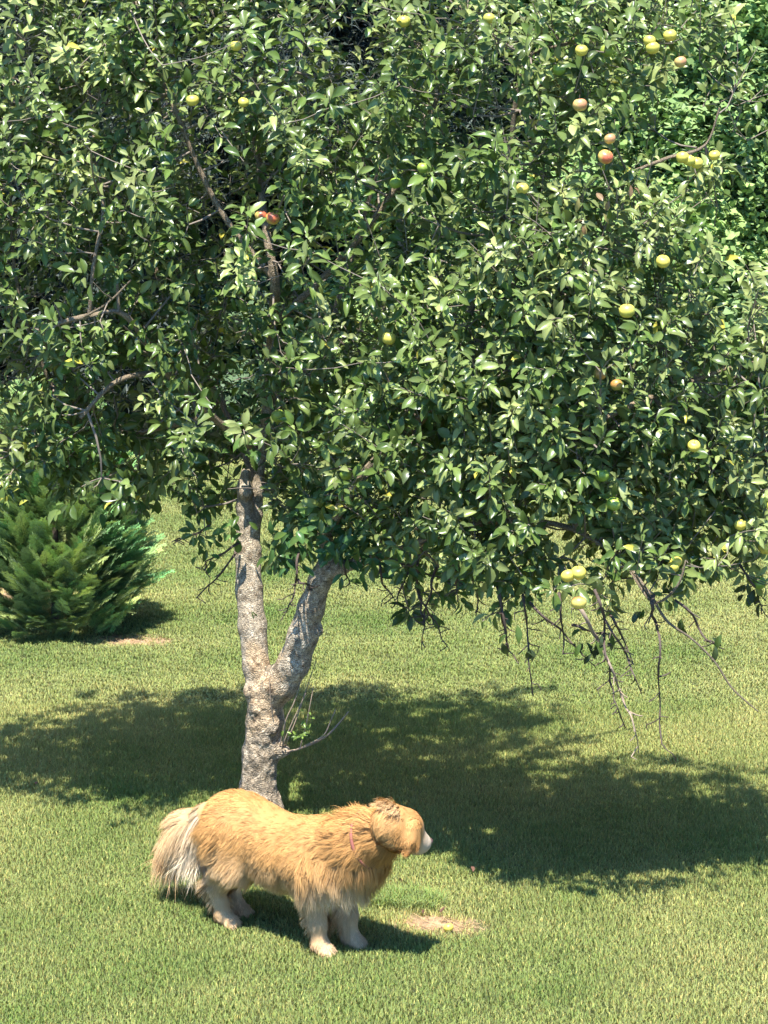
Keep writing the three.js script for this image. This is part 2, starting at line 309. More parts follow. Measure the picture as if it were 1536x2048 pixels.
// limbs: measured polylines [px, py, off, width px]
const limbs = [
  [[536, 805, -0.1, 21], [545, 650, 0.1, 19], [549, 560, 0.3, 18], [532, 460, 0.3, 15], [520, 350, 0.15, 12], [505, 230, 0.1, 10], [512, 100, 0, 8], [508, -60, 0, 6]],
  [[522, 905, -0.17, 16], [420, 830, 0.05, 15], [330, 740, 0.3, 14], [240, 625, 0.5, 11], [175, 632, 0.55, 10], [112, 648, 0.54, 8]],
  [[655, 1120, 0.24, 28], [652, 1080, 0.3, 24], [720, 960, 0.55, 21], [850, 830, 0.85, 19], [1000, 660, 1.0, 17], [1140, 470, 1.1, 13], [1240, 360, 1.08, 8], [1330, 318, 1.08, 7], [1410, 290, 1.0, 5], [1440, 215, 1.0, 3.5]],
  [[789, 1106, 0.55, 17], [870, 1075, 0.75, 15], [1000, 1040, 0.95, 13], [1150, 1060, 1.15, 10], [1258, 1135, 1.3, 7], [1307, 1200, 1.4, 6], [1335, 1243, 1.4, 4.6], [1384, 1278, 1.4, 4], [1429, 1323, 1.4, 3.6], [1464, 1376, 1.4, 3.2], [1516, 1423, 1.4, 2]],
  [[870, 1075, 0.8, 16], [1000, 960, 1.1, 14], [1180, 850, 1.3, 12], [1390, 760, 1.1, 8], [1480, 730, 0.95, 6], [1570, 720, 0.8, 4]],
  [[850, 830, 0.85, 15], [950, 600, 0.8, 13], [1010, 380, 0.8, 11], [1060, 112, 0.95, 8], [1140, 84, 1.0, 6], [1250, -20, 0.8, 4]],
  [[545, 650, 0.1, 15], [680, 520, 0.3, 13], [800, 360, 0.4, 11], [880, 180, 0.3, 8], [930, -20, 0.2, 6]],
  [[549, 560, 0.3, 13], [440, 420, 0.3, 11], [350, 220, 0.35, 9], [285, 60, 0.3, 7], [260, -90, 0.2, 5]],
  [[330, 740, 0.3, 10], [230, 765, 0.5, 9], [160, 836, 0.56, 8]],
  [[178, 632, 0.55, 7], [187, 530, 0.57, 7], [206, 420, 0.5, 6], [190, 300, 0.35, 6], [175, 120, 0.1, 4]],
  [[238, 626, 0.5, 7], [232, 530, 0.5, 5]],
  [[160, 638, 0.55, 5], [215, 606, 0.6, 4], [262, 560, 0.6, 3]],
  [[125, 642, 0.55, 4], [110, 610, 0.56, 3]],
  [[420, 830, 0.05, 12], [300, 860, -0.2, 10], [150, 880, -0.1, 8], [20, 900, 0.1, 6]],
  [[150, 880, -0.1, 8], [40, 600, 0.1, 7], [20, 300, 0.15, 5], [35, 60, 0.1, 4]],
  [[536, 805, -0.1, 15], [640, 700, -0.6, 13], [700, 520, -0.9, 10], [760, 330, -0.9, 7]],
  [[516, 978, -0.17, 12], [440, 800, -0.7, 11], [330, 600, -1.0, 9], [280, 380, -1.0, 6]],
  [[720, 960, 0.55, 13], [900, 850, 0.0, 12], [1100, 700, -0.5, 9], [1250, 560, -0.6, 6]],
  [[1258, 1135, 1.3, 7], [1310, 1205, 1.4, 6], [1355, 1172, 1.45, 4], [1372, 1120, 1.45, 3]],
];
for (const l of limbs) {
  const nodes = l.map(([x, y, o, w]) => [local(A(x, y, o)), w * PXM / 2]);
  part('limb', tubeGeo(nodes, 9, 0.03, 0.25, l[0][0]), limbMat, apple_tree);
  for (let i = 0; i + 1 < nodes.length; i++) for (let t = 0; t < 1; t += 0.2) leafTargets.push({ p: nodes[i][0].clone().lerp(nodes[i + 1][0], t), r: lerp(nodes[i][1], nodes[i + 1][1], t), d: 0 });
}
{ // bare hanging twigs, each its own part
  const RT = rng(77);
  const hang = [
    [[1000, 1190], [1014, 1288], [1031, 1320], 1.3], [[1046, 1190], [1052, 1232], [1057, 1295], [1066, 1392], 1.32], [[1060, 1205], [1119, 1257], [1157, 1299], [1192, 1335], 1.3],
    [[1118, 1185], [1124, 1253], [1125, 1309], 1.35], [[1150, 1195], [1185, 1264], [1209, 1306], [1237, 1375], [1262, 1431], [1277, 1506], 1.38, 1, 1.3], [[1190, 1180], [1209, 1240], [1209, 1295], [1220, 1351], [1227, 1396], [1251, 1456], 1.38, 0, 1.1],
    [[1208, 1235], [1244, 1292], [1262, 1337], [1283, 1386], 1.38], [[1307, 1190], [1303, 1229], [1319, 1274], [1317, 1365], [1324, 1489], 1.4, 0, 1.2], [[1350, 1200], [1387, 1232], [1415, 1281], [1427, 1286], 1.35],
    [[838, 1110], [835, 1175], [850, 1245], [843, 1300], 0.75], [[873, 1135], [853, 1210], [847, 1250], 0.78], [[835, 1180], [860, 1230], [898, 1297], 0.75], [[823, 1135], [800, 1180], [788, 1212], 0.7],
    [[780, 1118], [843, 1145], [913, 1165], [940, 1170], 0.8], [[993, 1170], [1004, 1240], [1018, 1296], 1.3], [[478, 1098], [430, 1160], [393, 1196], -0.05], [[480, 1085], [440, 1110], [412, 1122], [408, 1140], 0.0],
    [[420, 1050], [385, 1070], [344, 1084], 0.1], [[598, 1105], [592, 1160], [584, 1200], [566, 1226], 0.3], [[596, 1160], [618, 1170], [622, 1180], 0.3], [[760, 1125], [766, 1170], [790, 1200], 0.6], [[690, 1120], [692, 1150], [701, 1172], 0.4],
    [[1480, 1130], [1515, 1180], [1523, 1225], 1.0], [[1220, 1230], [1238, 1260], [1268, 1330], 1.35], [[1145, 1250], [1180, 1262], [1215, 1268], 1.34], [[940, 1130], [955, 1190], [952, 1230], 1.1], [[905, 1120], [912, 1160], [918, 1200], 1.0],
  ];
  for (const h of hang) {
    const pts = h.filter((q) => Array.isArray(q)), nums = h.filter((q) => !Array.isArray(q)), off = nums[0], pale = nums[1], wide = nums[2] ?? 1;
    const dense = [];
    pts.forEach((q, i) => { dense.push(q); if (i + 1 < pts.length) { const n = pts[i + 1]; for (const t of [0.33, 0.66]) dense.push([lerp(q[0], n[0], t) + (RT() - 0.5) * 7, lerp(q[1], n[1], t) + (RT() - 0.5) * 6]); } });
    const nodes = dense.map(([x, y], i) => [local(A(x, y, off + 0.05 * Math.sin(i * 1.1))), wide * lerp(0.0062, 0.0022, i / (dense.length - 1)) * (1 + 0.35 * (RT() - 0.5))]);
    const geos = [tubeGeo(nodes, 6, 0.02, 0.3, h[0][0])];
    for (let i = 1; i < nodes.length - 1; i++) for (let k = 0; k < 2; k++) if (RT() < 0.62) { // spurs and side twigs
      const p = nodes[i][0].clone().lerp(nodes[i + 1][0], RT()), q = p.clone().add(V((RT() - 0.5) * 0.11, -RT() * 0.05 + 0.01, (RT() - 0.5) * 0.1)), m = p.clone().lerp(q, 0.5).add(V(0, -0.008 + RT() * 0.012, 0));
      geos.push(tubeGeo([[p, 0.0028], [m, 0.0022], [q, 0.0026]], 5, 0.03, 0.3, i));
      if (RT() < 0.25) geos.push(tubeGeo([[q, 0.0022], [q.clone().add(V((RT() - 0.5) * 0.08, -0.03 * RT(), 0)), 0.0016]], 4, 0.03, 0.2, i));
    }
    part('twig', mergeGeometries(geos), pale ? paleTwigMat : twigMat, apple_tree);
  }
  // suckers low on the trunk
  for (const s of [[[562, 1506, 0.03], [600, 1497, 0.08], [650, 1474, 0.12], [675, 1450, 0.1], [697, 1423, 0.1], 2.2], [[610, 1492, 0.09], [648, 1470, 0.14], [662, 1440, 0.14], [672, 1418, 0.14], 1.6], [[562, 1500, 0.04], [578, 1460, 0.08], [596, 1420, 0.1], [612, 1386, 0.1], 1.6],
    [[566, 1500, 0.04], [592, 1440, 0.05], [612, 1380, 0.05], [632, 1322, 0.04], 1.4], [[560, 1490, 0.05], [572, 1440, 0.09], [590, 1400, 0.1], [606, 1345, 0.08], 1.3], [[600, 1497, 0.08], [612, 1450, 0.1], [622, 1400, 0.12], [627, 1372, 0.1], 1.2], [[564, 1498, 0.06], [570, 1455, 0.14], [566, 1420, 0.16], 1.2], [[545, 1430, 0.09], [541, 1400, 0.11], [539, 1355, 0.12], 1.1]]) {
    const w = s.pop(), n = s.length;
    part('sucker', tubeGeo(s.map(([x, y, o], i) => [local(A(x, y, o)), w * lerp(0.0027, 0.0013, i / (n - 1))]), 6, 0.02, 0.2, s[0][0]), paleTwigMat, apple_tree);
  }
}
// ---- apples first (their places), so that leaves keep clear of them
const frontOff = (px, py) => {
  const xs = [[-200, 0.2], [200, 0.3], [450, 0.28], [620, 0.45], [780, 0.85], [1000, 1.35], [1250, 1.4], [1536, 0.95], [1800, 0.7]];
  let o = xs[xs.length - 1][1];
  if (px <= xs[0][0]) o = xs[0][1]; else for (let i = 0; i + 1 < xs.length; i++) if (px >= xs[i][0] && px < xs[i + 1][0]) o = lerp(xs[i][1], xs[i + 1][1], (px - xs[i][0]) / (xs[i + 1][0] - xs[i][0]));
  if (px < 700) o = lerp(o + clamp((900 - py) / 900, 0, 1) * 0.25, o, sstep(px, 450, 700));
  return o * (py < 500 ? lerp(0.7, 1, Math.max(py, -300) / 500) : 1);
};
const apples = [ // px, py, tone, size, label
  [807, 43, 'y', 1.0, 'yellow apple at the top middle of the tree against dark leaves'], [385, 201, 'y', 1, 'yellow apple on the upper left, left one of a spaced pair'], [487, 205, 'y', 0.9, 'yellow apple on the upper left, right one of a spaced pair'],
  [472, 92, 'y', 0.85, 'small yellow apple half hidden above the spaced upper-left pair'], [637, 92, 'g', 0.9, 'yellow-green apple at the top between dark leaves left of the middle'], [1163, 101, 'y', 1, 'yellow apple just under the bare top branch, left of its neighbour'],
  [1214, 102, 'g', 1, 'yellow-green apple just under the bare top branch, right of its neighbour'], [1299, 82, 'y', 0.95, 'upper yellow apple of the touching pair at the top right'], [1305, 96, 'y', 0.95, 'lower yellow apple of the touching pair at the top right'],
  [1340, 71, 'y', 1.05, 'large yellow apple right of the touching pair at the top right'], [1118, 139, 'g', 1.05, 'green apple in shade below the bare top branch'], [1361, 124, 'p', 0.95, 'pale peach apple below the large yellow one at the top right'],
  [1160, 210, 'p', 1, 'peach coloured apple high above the red-cheeked one'], [1220, 278, 'p', 0.9, 'dull peach apple directly above the red-cheeked one'], [1211, 314, 'r', 1.05, 'red-cheeked apple lit beside the upper right branch'],
  [1365, 315, 'y', 0.95, 'leftmost yellow apple of the cluster of three at the branch end'], [1378, 321, 'y', 0.95, 'middle yellow apple of the cluster of three at the branch end'], [1393, 326, 'y', 1, 'rightmost yellow apple of the cluster of three at the branch end'],
  [1429, 311, 'y', 0.8, 'small yellow apple just right of the cluster of three'], [1045, 377, 'y', 0.85, 'yellow apple among pale leaves right of the dark central gap'], [792, 366, 'g', 1, 'green apple in deep shade over the dark central gap'],
  [846, 336, 'g', 0.95, 'green apple in shade upper right of another over the central gap'], [1326, 523, 'y', 1, 'yellow apple alone on the right, halfway up the crown'], [545, 437, 'r', 1.1, 'yellow and red apple, right one of a pair in front of the stem'],
  [522, 432, 'r', 0.95, 'reddish apple, left one of a pair in front of the stem'], [1254, 622, 'y', 1.15, 'large bright yellow apple among pale leaves on the right'], [778, 677, 'y', 1, 'yellow apple alone in the middle of the crown'],
  [1200, 748, 'd', 0.9, 'dull shaded apple, left one of two below the large yellow apple'], [1233, 770, 'd', 0.95, 'dull orange apple, right one of two below the large yellow apple'], [1108, 824, 'g', 1.2, 'large green apple hanging under one broad leaf'],
  [1388, 892, 'y', 1, 'yellow apple at the right, between green shade and pale leaves'], [1204, 951, 'g', 1, 'green apple under upright leaves in the lower right crown'], [1228, 1008, 'g', 1.05, 'green apple in shade just below another in the lower right crown'],
  [692, 950, 'g', 0.95, 'green apple in the dark foliage above the right limb'], [1481, 1050, 'y', 1, 'bright yellow apple near the right edge of the tree'], [1352, 1124, 'y', 0.95, 'upper apple of a touching pair at the lower right'],
  [1346, 1134, 'y', 0.9, 'lower apple of a touching pair at the lower right'], [1136, 1152, 'y', 1.05, 'left yellow apple of the two low ones above the bare twigs'], [1157, 1146, 'y', 1.05, 'right yellow apple of the two low ones above the bare twigs'],
  [1158, 1206, 'q', 1.15, 'lowest apple, yellow with a red top, hanging over bare twigs'], [917, 1103, 'g', 0.95, 'green apple at the lower edge of the middle foliage'], [557, 832, 'g', 1.1, 'green apple on the leafy spur in front of the left stem'],
  [1531, 1096, 'y', 1.1, 'yellow apple cut by the right picture edge'], [1518, 1166, 'g', 1.1, 'dark green apple on the drooping twig at the right edge'], [978, 37, 'y', 0.8, 'small yellow apple at the top, right of the middle'],
];
const appleInfo = apples.map(([x, y, t, s, label]) => ({ p: A(x, y, frontOff(x, y) + (t === 'g' || t === 'd' ? 0.02 : 0.2)), t, s, label, x, y }));
{
  const RA = rng(901), prof = [];
  for (let i = 0; i <= 14; i++) { const a = i / 14 * Math.PI; let r = Math.sin(a) * (1 + 0.07 * Math.cos(a)), y = Math.cos(a) * 0.9; y -= 0.22 * Math.exp(-((r / 0.3) ** 2)) * Math.sign(y) * (y > 0 ? 1 : 0.7); prof.push(new THREE.Vector2(Math.max(r, 0.0005), y)); }
  prof.reverse();
  const base = new THREE.LatheGeometry(prof, 20);
  const tones = { y: [[0.72, 0.60, 0.10], [0.62, 0.58, 0.10]], g: [[0.24, 0.36, 0.05], [0.33, 0.42, 0.07]], p: [[0.62, 0.42, 0.14], [0.6, 0.28, 0.13]], r: [[0.68, 0.46, 0.11], [0.6, 0.15, 0.07]], d: [[0.42, 0.36, 0.08], [0.5, 0.25, 0.07]], q: [[0.76, 0.60, 0.14], [0.5, 0.2, 0.06]] };
  const geos = {};
  for (const k of Object.keys(tones)) {
    const g = base.clone(), p = g.attributes.position, col = new Float32Array(p.count * 3);
    for (let i = 0; i < p.count; i++) {
      const x = p.getX(i), y = p.getY(i), z = p.getZ(i), top = k === 'q' ? sstep(y, 0.15, 0.75) : sstep(0.55 * x + 0.5 * z + 0.3 * y + 0.5 * noise(x * 2.5, y * 2.5, z * 2.5), 0.1, 0.75), pit = sstep(0.35 - Math.hypot(x, z), 0, 0.25) * 0.5, sp = 1 + 0.22 * noise(x * 6, y * 6, z * 6) - 0.3 * sstep(noise(x * 11, y * 11, z * 11 + 4), 0.35, 0.5);
      for (let c = 0; c < 3; c++) col[i * 3 + c] = lerp(lerp(tones[k][0][c], tones[k][1][c], top), [0.3, 0.32, 0.08][c], pit) * sp;
    }
    g.setAttribute('color', new THREE.BufferAttribute(col, 3)); geos[k] = g;
  }
  const skin = new THREE.MeshPhysicalMaterial({ vertexColors: true, roughness: 0.42, clearcoat: 0.25, clearcoatRoughness: 0.35 });
  const stemGeo = tubeGeo([[V(0, 0.5, 0), 0.06], [V(0.05, 0.9, 0.02), 0.045], [V(0.12, 1.35, 0.05), 0.07]], 6, 0.2, 0.1, 1);
  var makeApple = (p, t, s, label, group) => {
    const o = thing('apple', label, 'apple', p, t === 'r' || t === 'p' ? -0.7 + RA() : RA() * 6.28, group);
    const body = part('flesh', geos[t], skin, o), st = part('stem', stemGeo, twigMat, o);
    const r = 0.027 * s * (0.92 + RA() * 0.16); for (const m of [body, st]) m.scale.set(r, r, r);
    o.rotation.x = (RA() - 0.5) * 0.7; o.rotation.z = (RA() - 0.5) * 0.7;
  };
  for (const a of appleInfo) makeApple(a.p, a.t, a.s, a.label, 'apples hanging in the tree');
  const f = onGround(897, 1866); f.y += 0.022; makeApple(f, 'y', 0.75, 'small fallen yellow apple on the bare soil in the grass', undefined);
}
// ---- foliage: lobes of leafy shoots
const leafMats = [[0.085, 0.148, 0.021], [0.067, 0.12, 0.015], [0.155, 0.22, 0.05], [0.073, 0.124, 0.018], [0.27, 0.32, 0.1]].map((c) => new THREE.MeshPhysicalMaterial({ color: rgb(...c), roughness: 0.9, transmission: 0.3, thickness: 0, specularIntensity: 0.4, clearcoat: 0.75, clearcoatRoughness: 0.29, side: THREE.DoubleSide }));
const foliageMat = new THREE.MeshPhysicalMaterial({ color: 0xffffff, vertexColors: true, roughness: 0.9, transmission: 0.3, thickness: 0, specularIntensity: 0.4, clearcoat: 0.75, clearcoatRoughness: 0.29, side: THREE.DoubleSide });
// leaf: 11 points along +Y, curled and folded; width runs along X, face looks to +Z
function leafPoints(fold, curl, twist, wide) {
  const rows = [[0.24, 0.62], [0.53, 1.0], [0.8, 0.76]], out = [[0, 0, 0]], f = (t, w, s) => { const a = twist * t, x = s * w, zz = fold * Math.abs(s) * w - curl * t * t; return [x * Math.cos(a) - 0.02 * Math.sin(a), t - 0.22 * curl * t * t, zz + x * Math.sin(a)]; };
  for (const [t, w] of rows) out.push(f(t, w * wide, -1), f(t, 0, 0), f(t, w * wide, 1));
  out.push(f(1, 0, 0));
  return out;
}
const leafIdx = [0, 2, 1, 0, 3, 2, 1, 2, 4, 4, 2, 5, 2, 3, 5, 5, 3, 6, 4, 5, 7, 7, 5, 8, 5, 6, 8, 8, 6, 9, 7, 8, 10, 8, 9, 10];
const leafForms = []; { const RL = rng(4); for (let i = 0; i < 14; i++) leafForms.push(leafPoints(0.2 + 0.6 * RL(), 0.1 + 0.75 * RL() - (RL() < 0.15 ? 0.4 : 0), (RL() - 0.5) * 0.9, 0.175 + 0.085 * RL())); }
const leafGeos = leafForms.slice(0, 6).map((f) => geom(f.flat(), leafIdx));
const leaves = []; // {p, m(Matrix4), form, c:[r,g,b]}
{
  const R = rng(20), g3 = () => (R() + R() + R() - 1.5) * 1.155;
  const lobes = [ // px, py, rx px, ry px, extra off, weight
    [70, 120, 110, 120, 0, 1], [60, 330, 90, 110, -0.05, 0.8], [200, 230, 130, 140, 0, 1], [320, 110, 130, 120, 0, 1], [450, 50, 110, 80, -0.1, 0.8], [570, 200, 120, 90, 0.05, 1], [660, 90, 110, 100, -0.05, 1], [300, 340, 110, 110, 0, 0.9],
    [430, 480, 140, 110, 0.1, 1.2], [540, 380, 120, 80, 0.1, 0.9], [660, 330, 90, 90, 0.05, 0.9], [120, 570, 130, 90, 0, 1.1], [260, 500, 110, 110, 0, 0.9], [90, 720, 130, 100, 0.05, 1.1], [230, 700, 110, 60, 0, 0.7], [390, 690, 130, 80, 0.05, 1], [480, 590, 110, 80, -0.1, 0.7],
    [470, 830, 95, 75, 0.15, 1.1], [610, 700, 110, 110, 0, 0.9], [640, 1050, 95, 80, -0.4, 1.2], [750, 640, 130, 110, 0, 1.1], [860, 600, 130, 100, 0, 1], [800, 780, 130, 110, 0, 1.1], [930, 690, 120, 120, 0, 1],
    [930, 890, 150, 110, 0, 1.2], [880, 1040, 130, 100, -0.2, 1.2], [1050, 1000, 160, 130, 0, 1.5], [1200, 880, 150, 110, 0, 1.2], [1350, 1000, 160, 120, -0.05, 1.8], [1400, 930, 120, 100, -0.5, 0.9], [1280, 1040, 120, 70, -0.4, 0.8], [1470, 900, 95, 140, 0, 0.9], [1050, 780, 130, 90, 0, 1], [1200, 690, 130, 90, 0.05, 1.1], [1350, 750, 130, 110, 0, 1.1], [1470, 720, 90, 100, 0, 0.75],
    [1050, 450, 110, 100, 0, 1], [1100, 580, 120, 90, 0.05, 1.1], [1210, 480, 120, 100, 0, 1], [1140, 300, 130, 110, 0, 1], [1000, 310, 110, 110, -0.05, 0.9], [1010, 130, 130, 100, 0, 1], [1160, 110, 130, 90, 0, 1], [890, 60, 110, 80, 0, 0.9], [850, 230, 110, 110, -0.1, 0.9], [1300, 90, 110, 90, 0, 0.8],
    [1400, 240, 90, 110, 0, 0.3], [1340, 330, 80, 50, 0, 0.3], [1460, 440, 70, 90, 0, 0.25], [1490, 130, 80, 110, 0, 0.35], [1500, 580, 80, 70, 0, 0.35], [1330, 590, 100, 80, 0, 0.55], [1300, 480, 70, 60, 0, 0.3],
    [1120, 1120, 150, 60, 0, 1.1], [1280, 1130, 130, 60, 0.05, 1], [1400, 1105, 110, 55, 0.05, 1.1], [1525, 1080, 50, 50, 0, 0.5], [820, 1105, 100, 40, -0.2, 0.7], [960, 1130, 90, 45, -0.1, 0.7], [60, 890, 110, 70, 0, 0.9], [160, 840, 110, 80, 0, 1], [310, 910, 130, 90, -0.8, 1.2], [420, 960, 80, 80, -0.75, 0.9], [380, 820, 120, 80, -0.6, 1], [250, 800, 110, 90, -0.4, 0.8], [580, 900, 90, 90, -0.8, 0.8], [620, 830, 100, 80, -0.5, 0.9], [430, 1030, 65, 45, -0.25, 0.5], [560, 1110, 60, 40, -0.3, 0.35],
    [30, 960, 90, 30, 0, 0.5], [-90, 300, 90, 300, -0.1, 0.9], [-90, 800, 80, 200, -0.1, 0.8], [-230, 450, 110, 260, -0.1, 1.0], [-200, 780, 100, 120, -0.2, 0.7], [420, -60, 520, 60, -0.1, 0.9], [640, 960, 90, 80, -0.3, 0.7], [560, 960, 50, 60, -0.55, 0.3], [740, 980, 110, 90, -0.35, 0.8],
  ];
  const shoots = [];
  const sunDir = SUN.clone();
  for (const [x, y, rx, ry, eo, w] of lobes) {
    const c = local(A(x, y, frontOff(x, y) + eo - 0.22)), n = Math.round(w * (rx * ry) / 262);
    const ex = rx * PXM, ey = ry * PXM, ez = 0.34;
    for (let k = 0; k < n; k++) {
      const d = V(g3(), g3(), g3()).normalize(), r = Math.cbrt(0.25 + 0.75 * R());
      const p = V(c.x + d.x * ex * r, c.y + d.y * ey * r, c.z + d.z * ez * r);
      if (noise(p.x * 2.6, p.y * 2.6, p.z * 2.0) < -0.06 && R() < (x > 1150 && y > 600 ? 0.25 : 0.8)) continue;   // hollows between the leafy boughs
      shoots.push({ p, out: V(d.x, d.y, d.z + 0.4), near: 1 });
    }
  }
  // the rest of the crown: inside and behind
  const cc = local(A(640, 470, 0.1)), inBox = [2.1, 1.7, 1.15];
  for (let k = 0; k < 1350; k++) {
    const d = V(g3(), g3(), g3()).normalize(), r = Math.cbrt(R());
    const p = V(cc.x + d.x * inBox[0] * r, cc.y + d.y * inBox[1] * r, cc.z + d.z * inBox[2] * r);
    p.z += 0.22 * clamp(p.x - 0.3, -1.2, 2);
    const [px, py] = toPixel(p.clone().add(TREE_BASE));
    if (px > 1270 && py < 640 && R() < 0.93) continue;
    if (p.x + TREE_BASE.x > 0.3 && p.z < 0.4 && R() < 0.6 + 0.6 * (p.x + TREE_BASE.x - 0.3)) continue;
    if (Math.hypot((px - 770) / 130, (py - 430) / 80) < 1 && R() < 0.6) continue;
    if (py > 1000 && px < 800) continue;
    shoots.push({ p, out: d, near: 0 });
  }
  // some upright water shoots on top
  for (let k = 0; k < 200; k++) { const px = -150 + R() * 1150, p = local(A(px, -60 - R() * 330 * (1 - Math.abs(px - 768) / 1500), (R() - 0.7) * 1.0)); shoots.push({ p, out: V(0, 1, 0), near: 0 }); }
  const lit = []; for (const [a, b, n] of [[[517, 1600, 0.06], [530, 1400, 0.06], 6], [[520, 1370, 0.05], [496, 1040, -0.1], 12], [[550, 1390, 0.07], [612, 1262, 0.16], 5], [[492, 1000, -0.08], [490, 940, -0.06], 3], [[545, 560, 0.34], [552, 530, 0.34], 2]]) for (let i = 0; i < n; i++) { const t = i / (n - 1 || 1); lit.push(local(A(lerp(a[0], b[0], t), lerp(a[1], b[1], t), lerp(a[2], b[2], t)))); }
  const cv = V();
  const shades = (c, rr = 0.0085) => { for (const o of lit) { cv.copy(c).sub(o); const t = cv.dot(SUN); if (t > 0.03 && cv.addScaledVector(SUN, -t).lengthSq() < rr) return true; } return false; };
  for (let k = shoots.length - 1; k >= 0; k--) if (shades(shoots[k].p, 0.006)) shoots.splice(k, 1);
  // wood from the limbs to the shoots: nearest node first
  const woodGeos = [], grid = leafTargets;
  shoots.forEach((s) => { let b = 9; for (const t of grid) b = Math.min(b, t.p.distanceToSquared(s.p)); s.b = b; });
  shoots.sort((a, b) => a.b - b.b);
  const cellOf = new Map(), key = (p) => Math.floor(p.x / 0.35) + ',' + Math.floor(p.y / 0.35) + ',' + Math.floor(p.z / 0.35);
  const addNode = (t) => { const k = key(t.p); (cellOf.get(k) ?? cellOf.set(k, []).get(k)).push(t); };
  grid.forEach(addNode);
  const nearest = (p) => {
    let best = null, bd = 1e9; const X = Math.floor(p.x / 0.35), Y = Math.floor(p.y / 0.35), Z = Math.floor(p.z / 0.35);
    for (let ring = 0; ring < 8; ring++) {
      for (let x = -ring; x <= ring; x++) for (let y = -ring; y <= ring; y++) for (let z = -ring; z <= ring; z++) {
        if (Math.max(Math.abs(x), Math.abs(y), Math.abs(z)) !== ring) continue;
        const l = cellOf.get((X + x) + ',' + (Y + y) + ',' + (Z + z)); if (!l) continue;
        for (const t of l) { const d = t.p.distanceTo(p) + t.d * 0.05; if (d < bd) { bd = d; best = t; } }
      }
      if (best && ring >= 1) break;
    }
    return best;
  };
  for (const s of shoots) {
    const t = nearest(s.p); if (!t) continue;
    const len = t.p.distanceTo(s.p), r0 = clamp(Math.min(t.r * 0.75, 0.003 + len * 0.012), 0.0022, 0.012);
    const mid = t.p.clone().lerp(s.p, 0.5).add(V(g3() * 0.1 * len, -0.06 * len, g3() * 0.1 * len));
    if (len > 0.03) woodGeos.push(tubeGeo([[t.p, r0], [mid, r0 * 0.8], [s.p, r0 * 0.6]], 5, 0.12, 0.1, 1));
    addNode({ p: mid, r: r0 * 0.8, d: t.d + 1 }); addNode({ p: s.p, r: r0 * 0.6, d: t.d + 2 });
    // the leafy shoot
    const dir = s.out.clone().normalize().multiplyScalar(0.65).add(V(g3() * 0.35, 0.55 + g3() * 0.3, 0.15 + g3() * 0.35)).normalize();
    if (s.p.y < 1.35 && R() < 0.5) dir.y *= -0.3;
    const L = lerp(0.06, 0.3, R() * R() + 0.1), n = Math.round(7 + L * 32 + R() * 3), end = s.p.clone().addScaledVector(dir, L);
    if (s.near || R() < 0.25) woodGeos.push(tubeGeo([[s.p, 0.0026], [s.p.clone().lerp(end, 0.5).add(V(0, 0.005, 0)), 0.0022], [end, 0.0016]], 4, 0.12, 0.1, 2));
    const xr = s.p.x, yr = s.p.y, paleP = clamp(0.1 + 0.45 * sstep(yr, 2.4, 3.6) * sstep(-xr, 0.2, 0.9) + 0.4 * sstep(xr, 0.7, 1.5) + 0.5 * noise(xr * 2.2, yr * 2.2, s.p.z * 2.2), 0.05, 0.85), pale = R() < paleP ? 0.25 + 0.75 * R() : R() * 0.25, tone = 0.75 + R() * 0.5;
    let az = R() * 6.283; const side = V(dir.z, 0, -dir.x).normalize(), side2 = side.clone().cross(dir).normalize();
    for (let k = 0; k < n; k++) {
      const t2 = k / n; az += 2.4 + g3() * 0.4;
      const p = s.p.clone().lerp(end, t2), rad = side.clone().multiplyScalar(Math.cos(az)).addScaledVector(side2, Math.sin(az));
      const ax = rad.multiplyScalar(lerp(1.0, 0.55, t2)).addScaledVector(dir, lerp(0.25, 0.8, t2)).add(V(g3() * 0.22, g3() * 0.22 - 0.12, g3() * 0.22)).normalize();
      // face towards the light, as leaves turn
      const up = sunDir.clone().multiplyScalar(0.8).add(dir.clone().multiplyScalar(0.5)).add(V(g3() * 0.95, g3() * 0.7, g3() * 0.95 + 0.1)).normalize();
      const xx = ax.clone().cross(up).normalize(), zz = xx.clone().cross(ax).normalize(), size = lerp(0.038, 0.086, R()) * (t2 > 0.8 ? 0.75 : 1) * (s.near ? 1 : 1.05);
      p.addScaledVector(ax, 0.015);
      const m = new THREE.Matrix4().makeBasis(xx.multiplyScalar(size), ax.clone().multiplyScalar(size), zz.multiplyScalar(size)).setPosition(p);
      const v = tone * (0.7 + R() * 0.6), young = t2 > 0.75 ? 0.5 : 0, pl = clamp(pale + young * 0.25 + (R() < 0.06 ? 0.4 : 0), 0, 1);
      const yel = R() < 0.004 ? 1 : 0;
      leaves.push({ p, m, form: Math.floor(R() * leafForms.length), pl, near: s.near, c: yel ? [0.5, 0.45, 0.06] : [lerp(0.070, 0.30, pl) * v, lerp(0.124, 0.345, pl) * v, lerp(0.015, 0.115, pl) * v] });
    }
  }
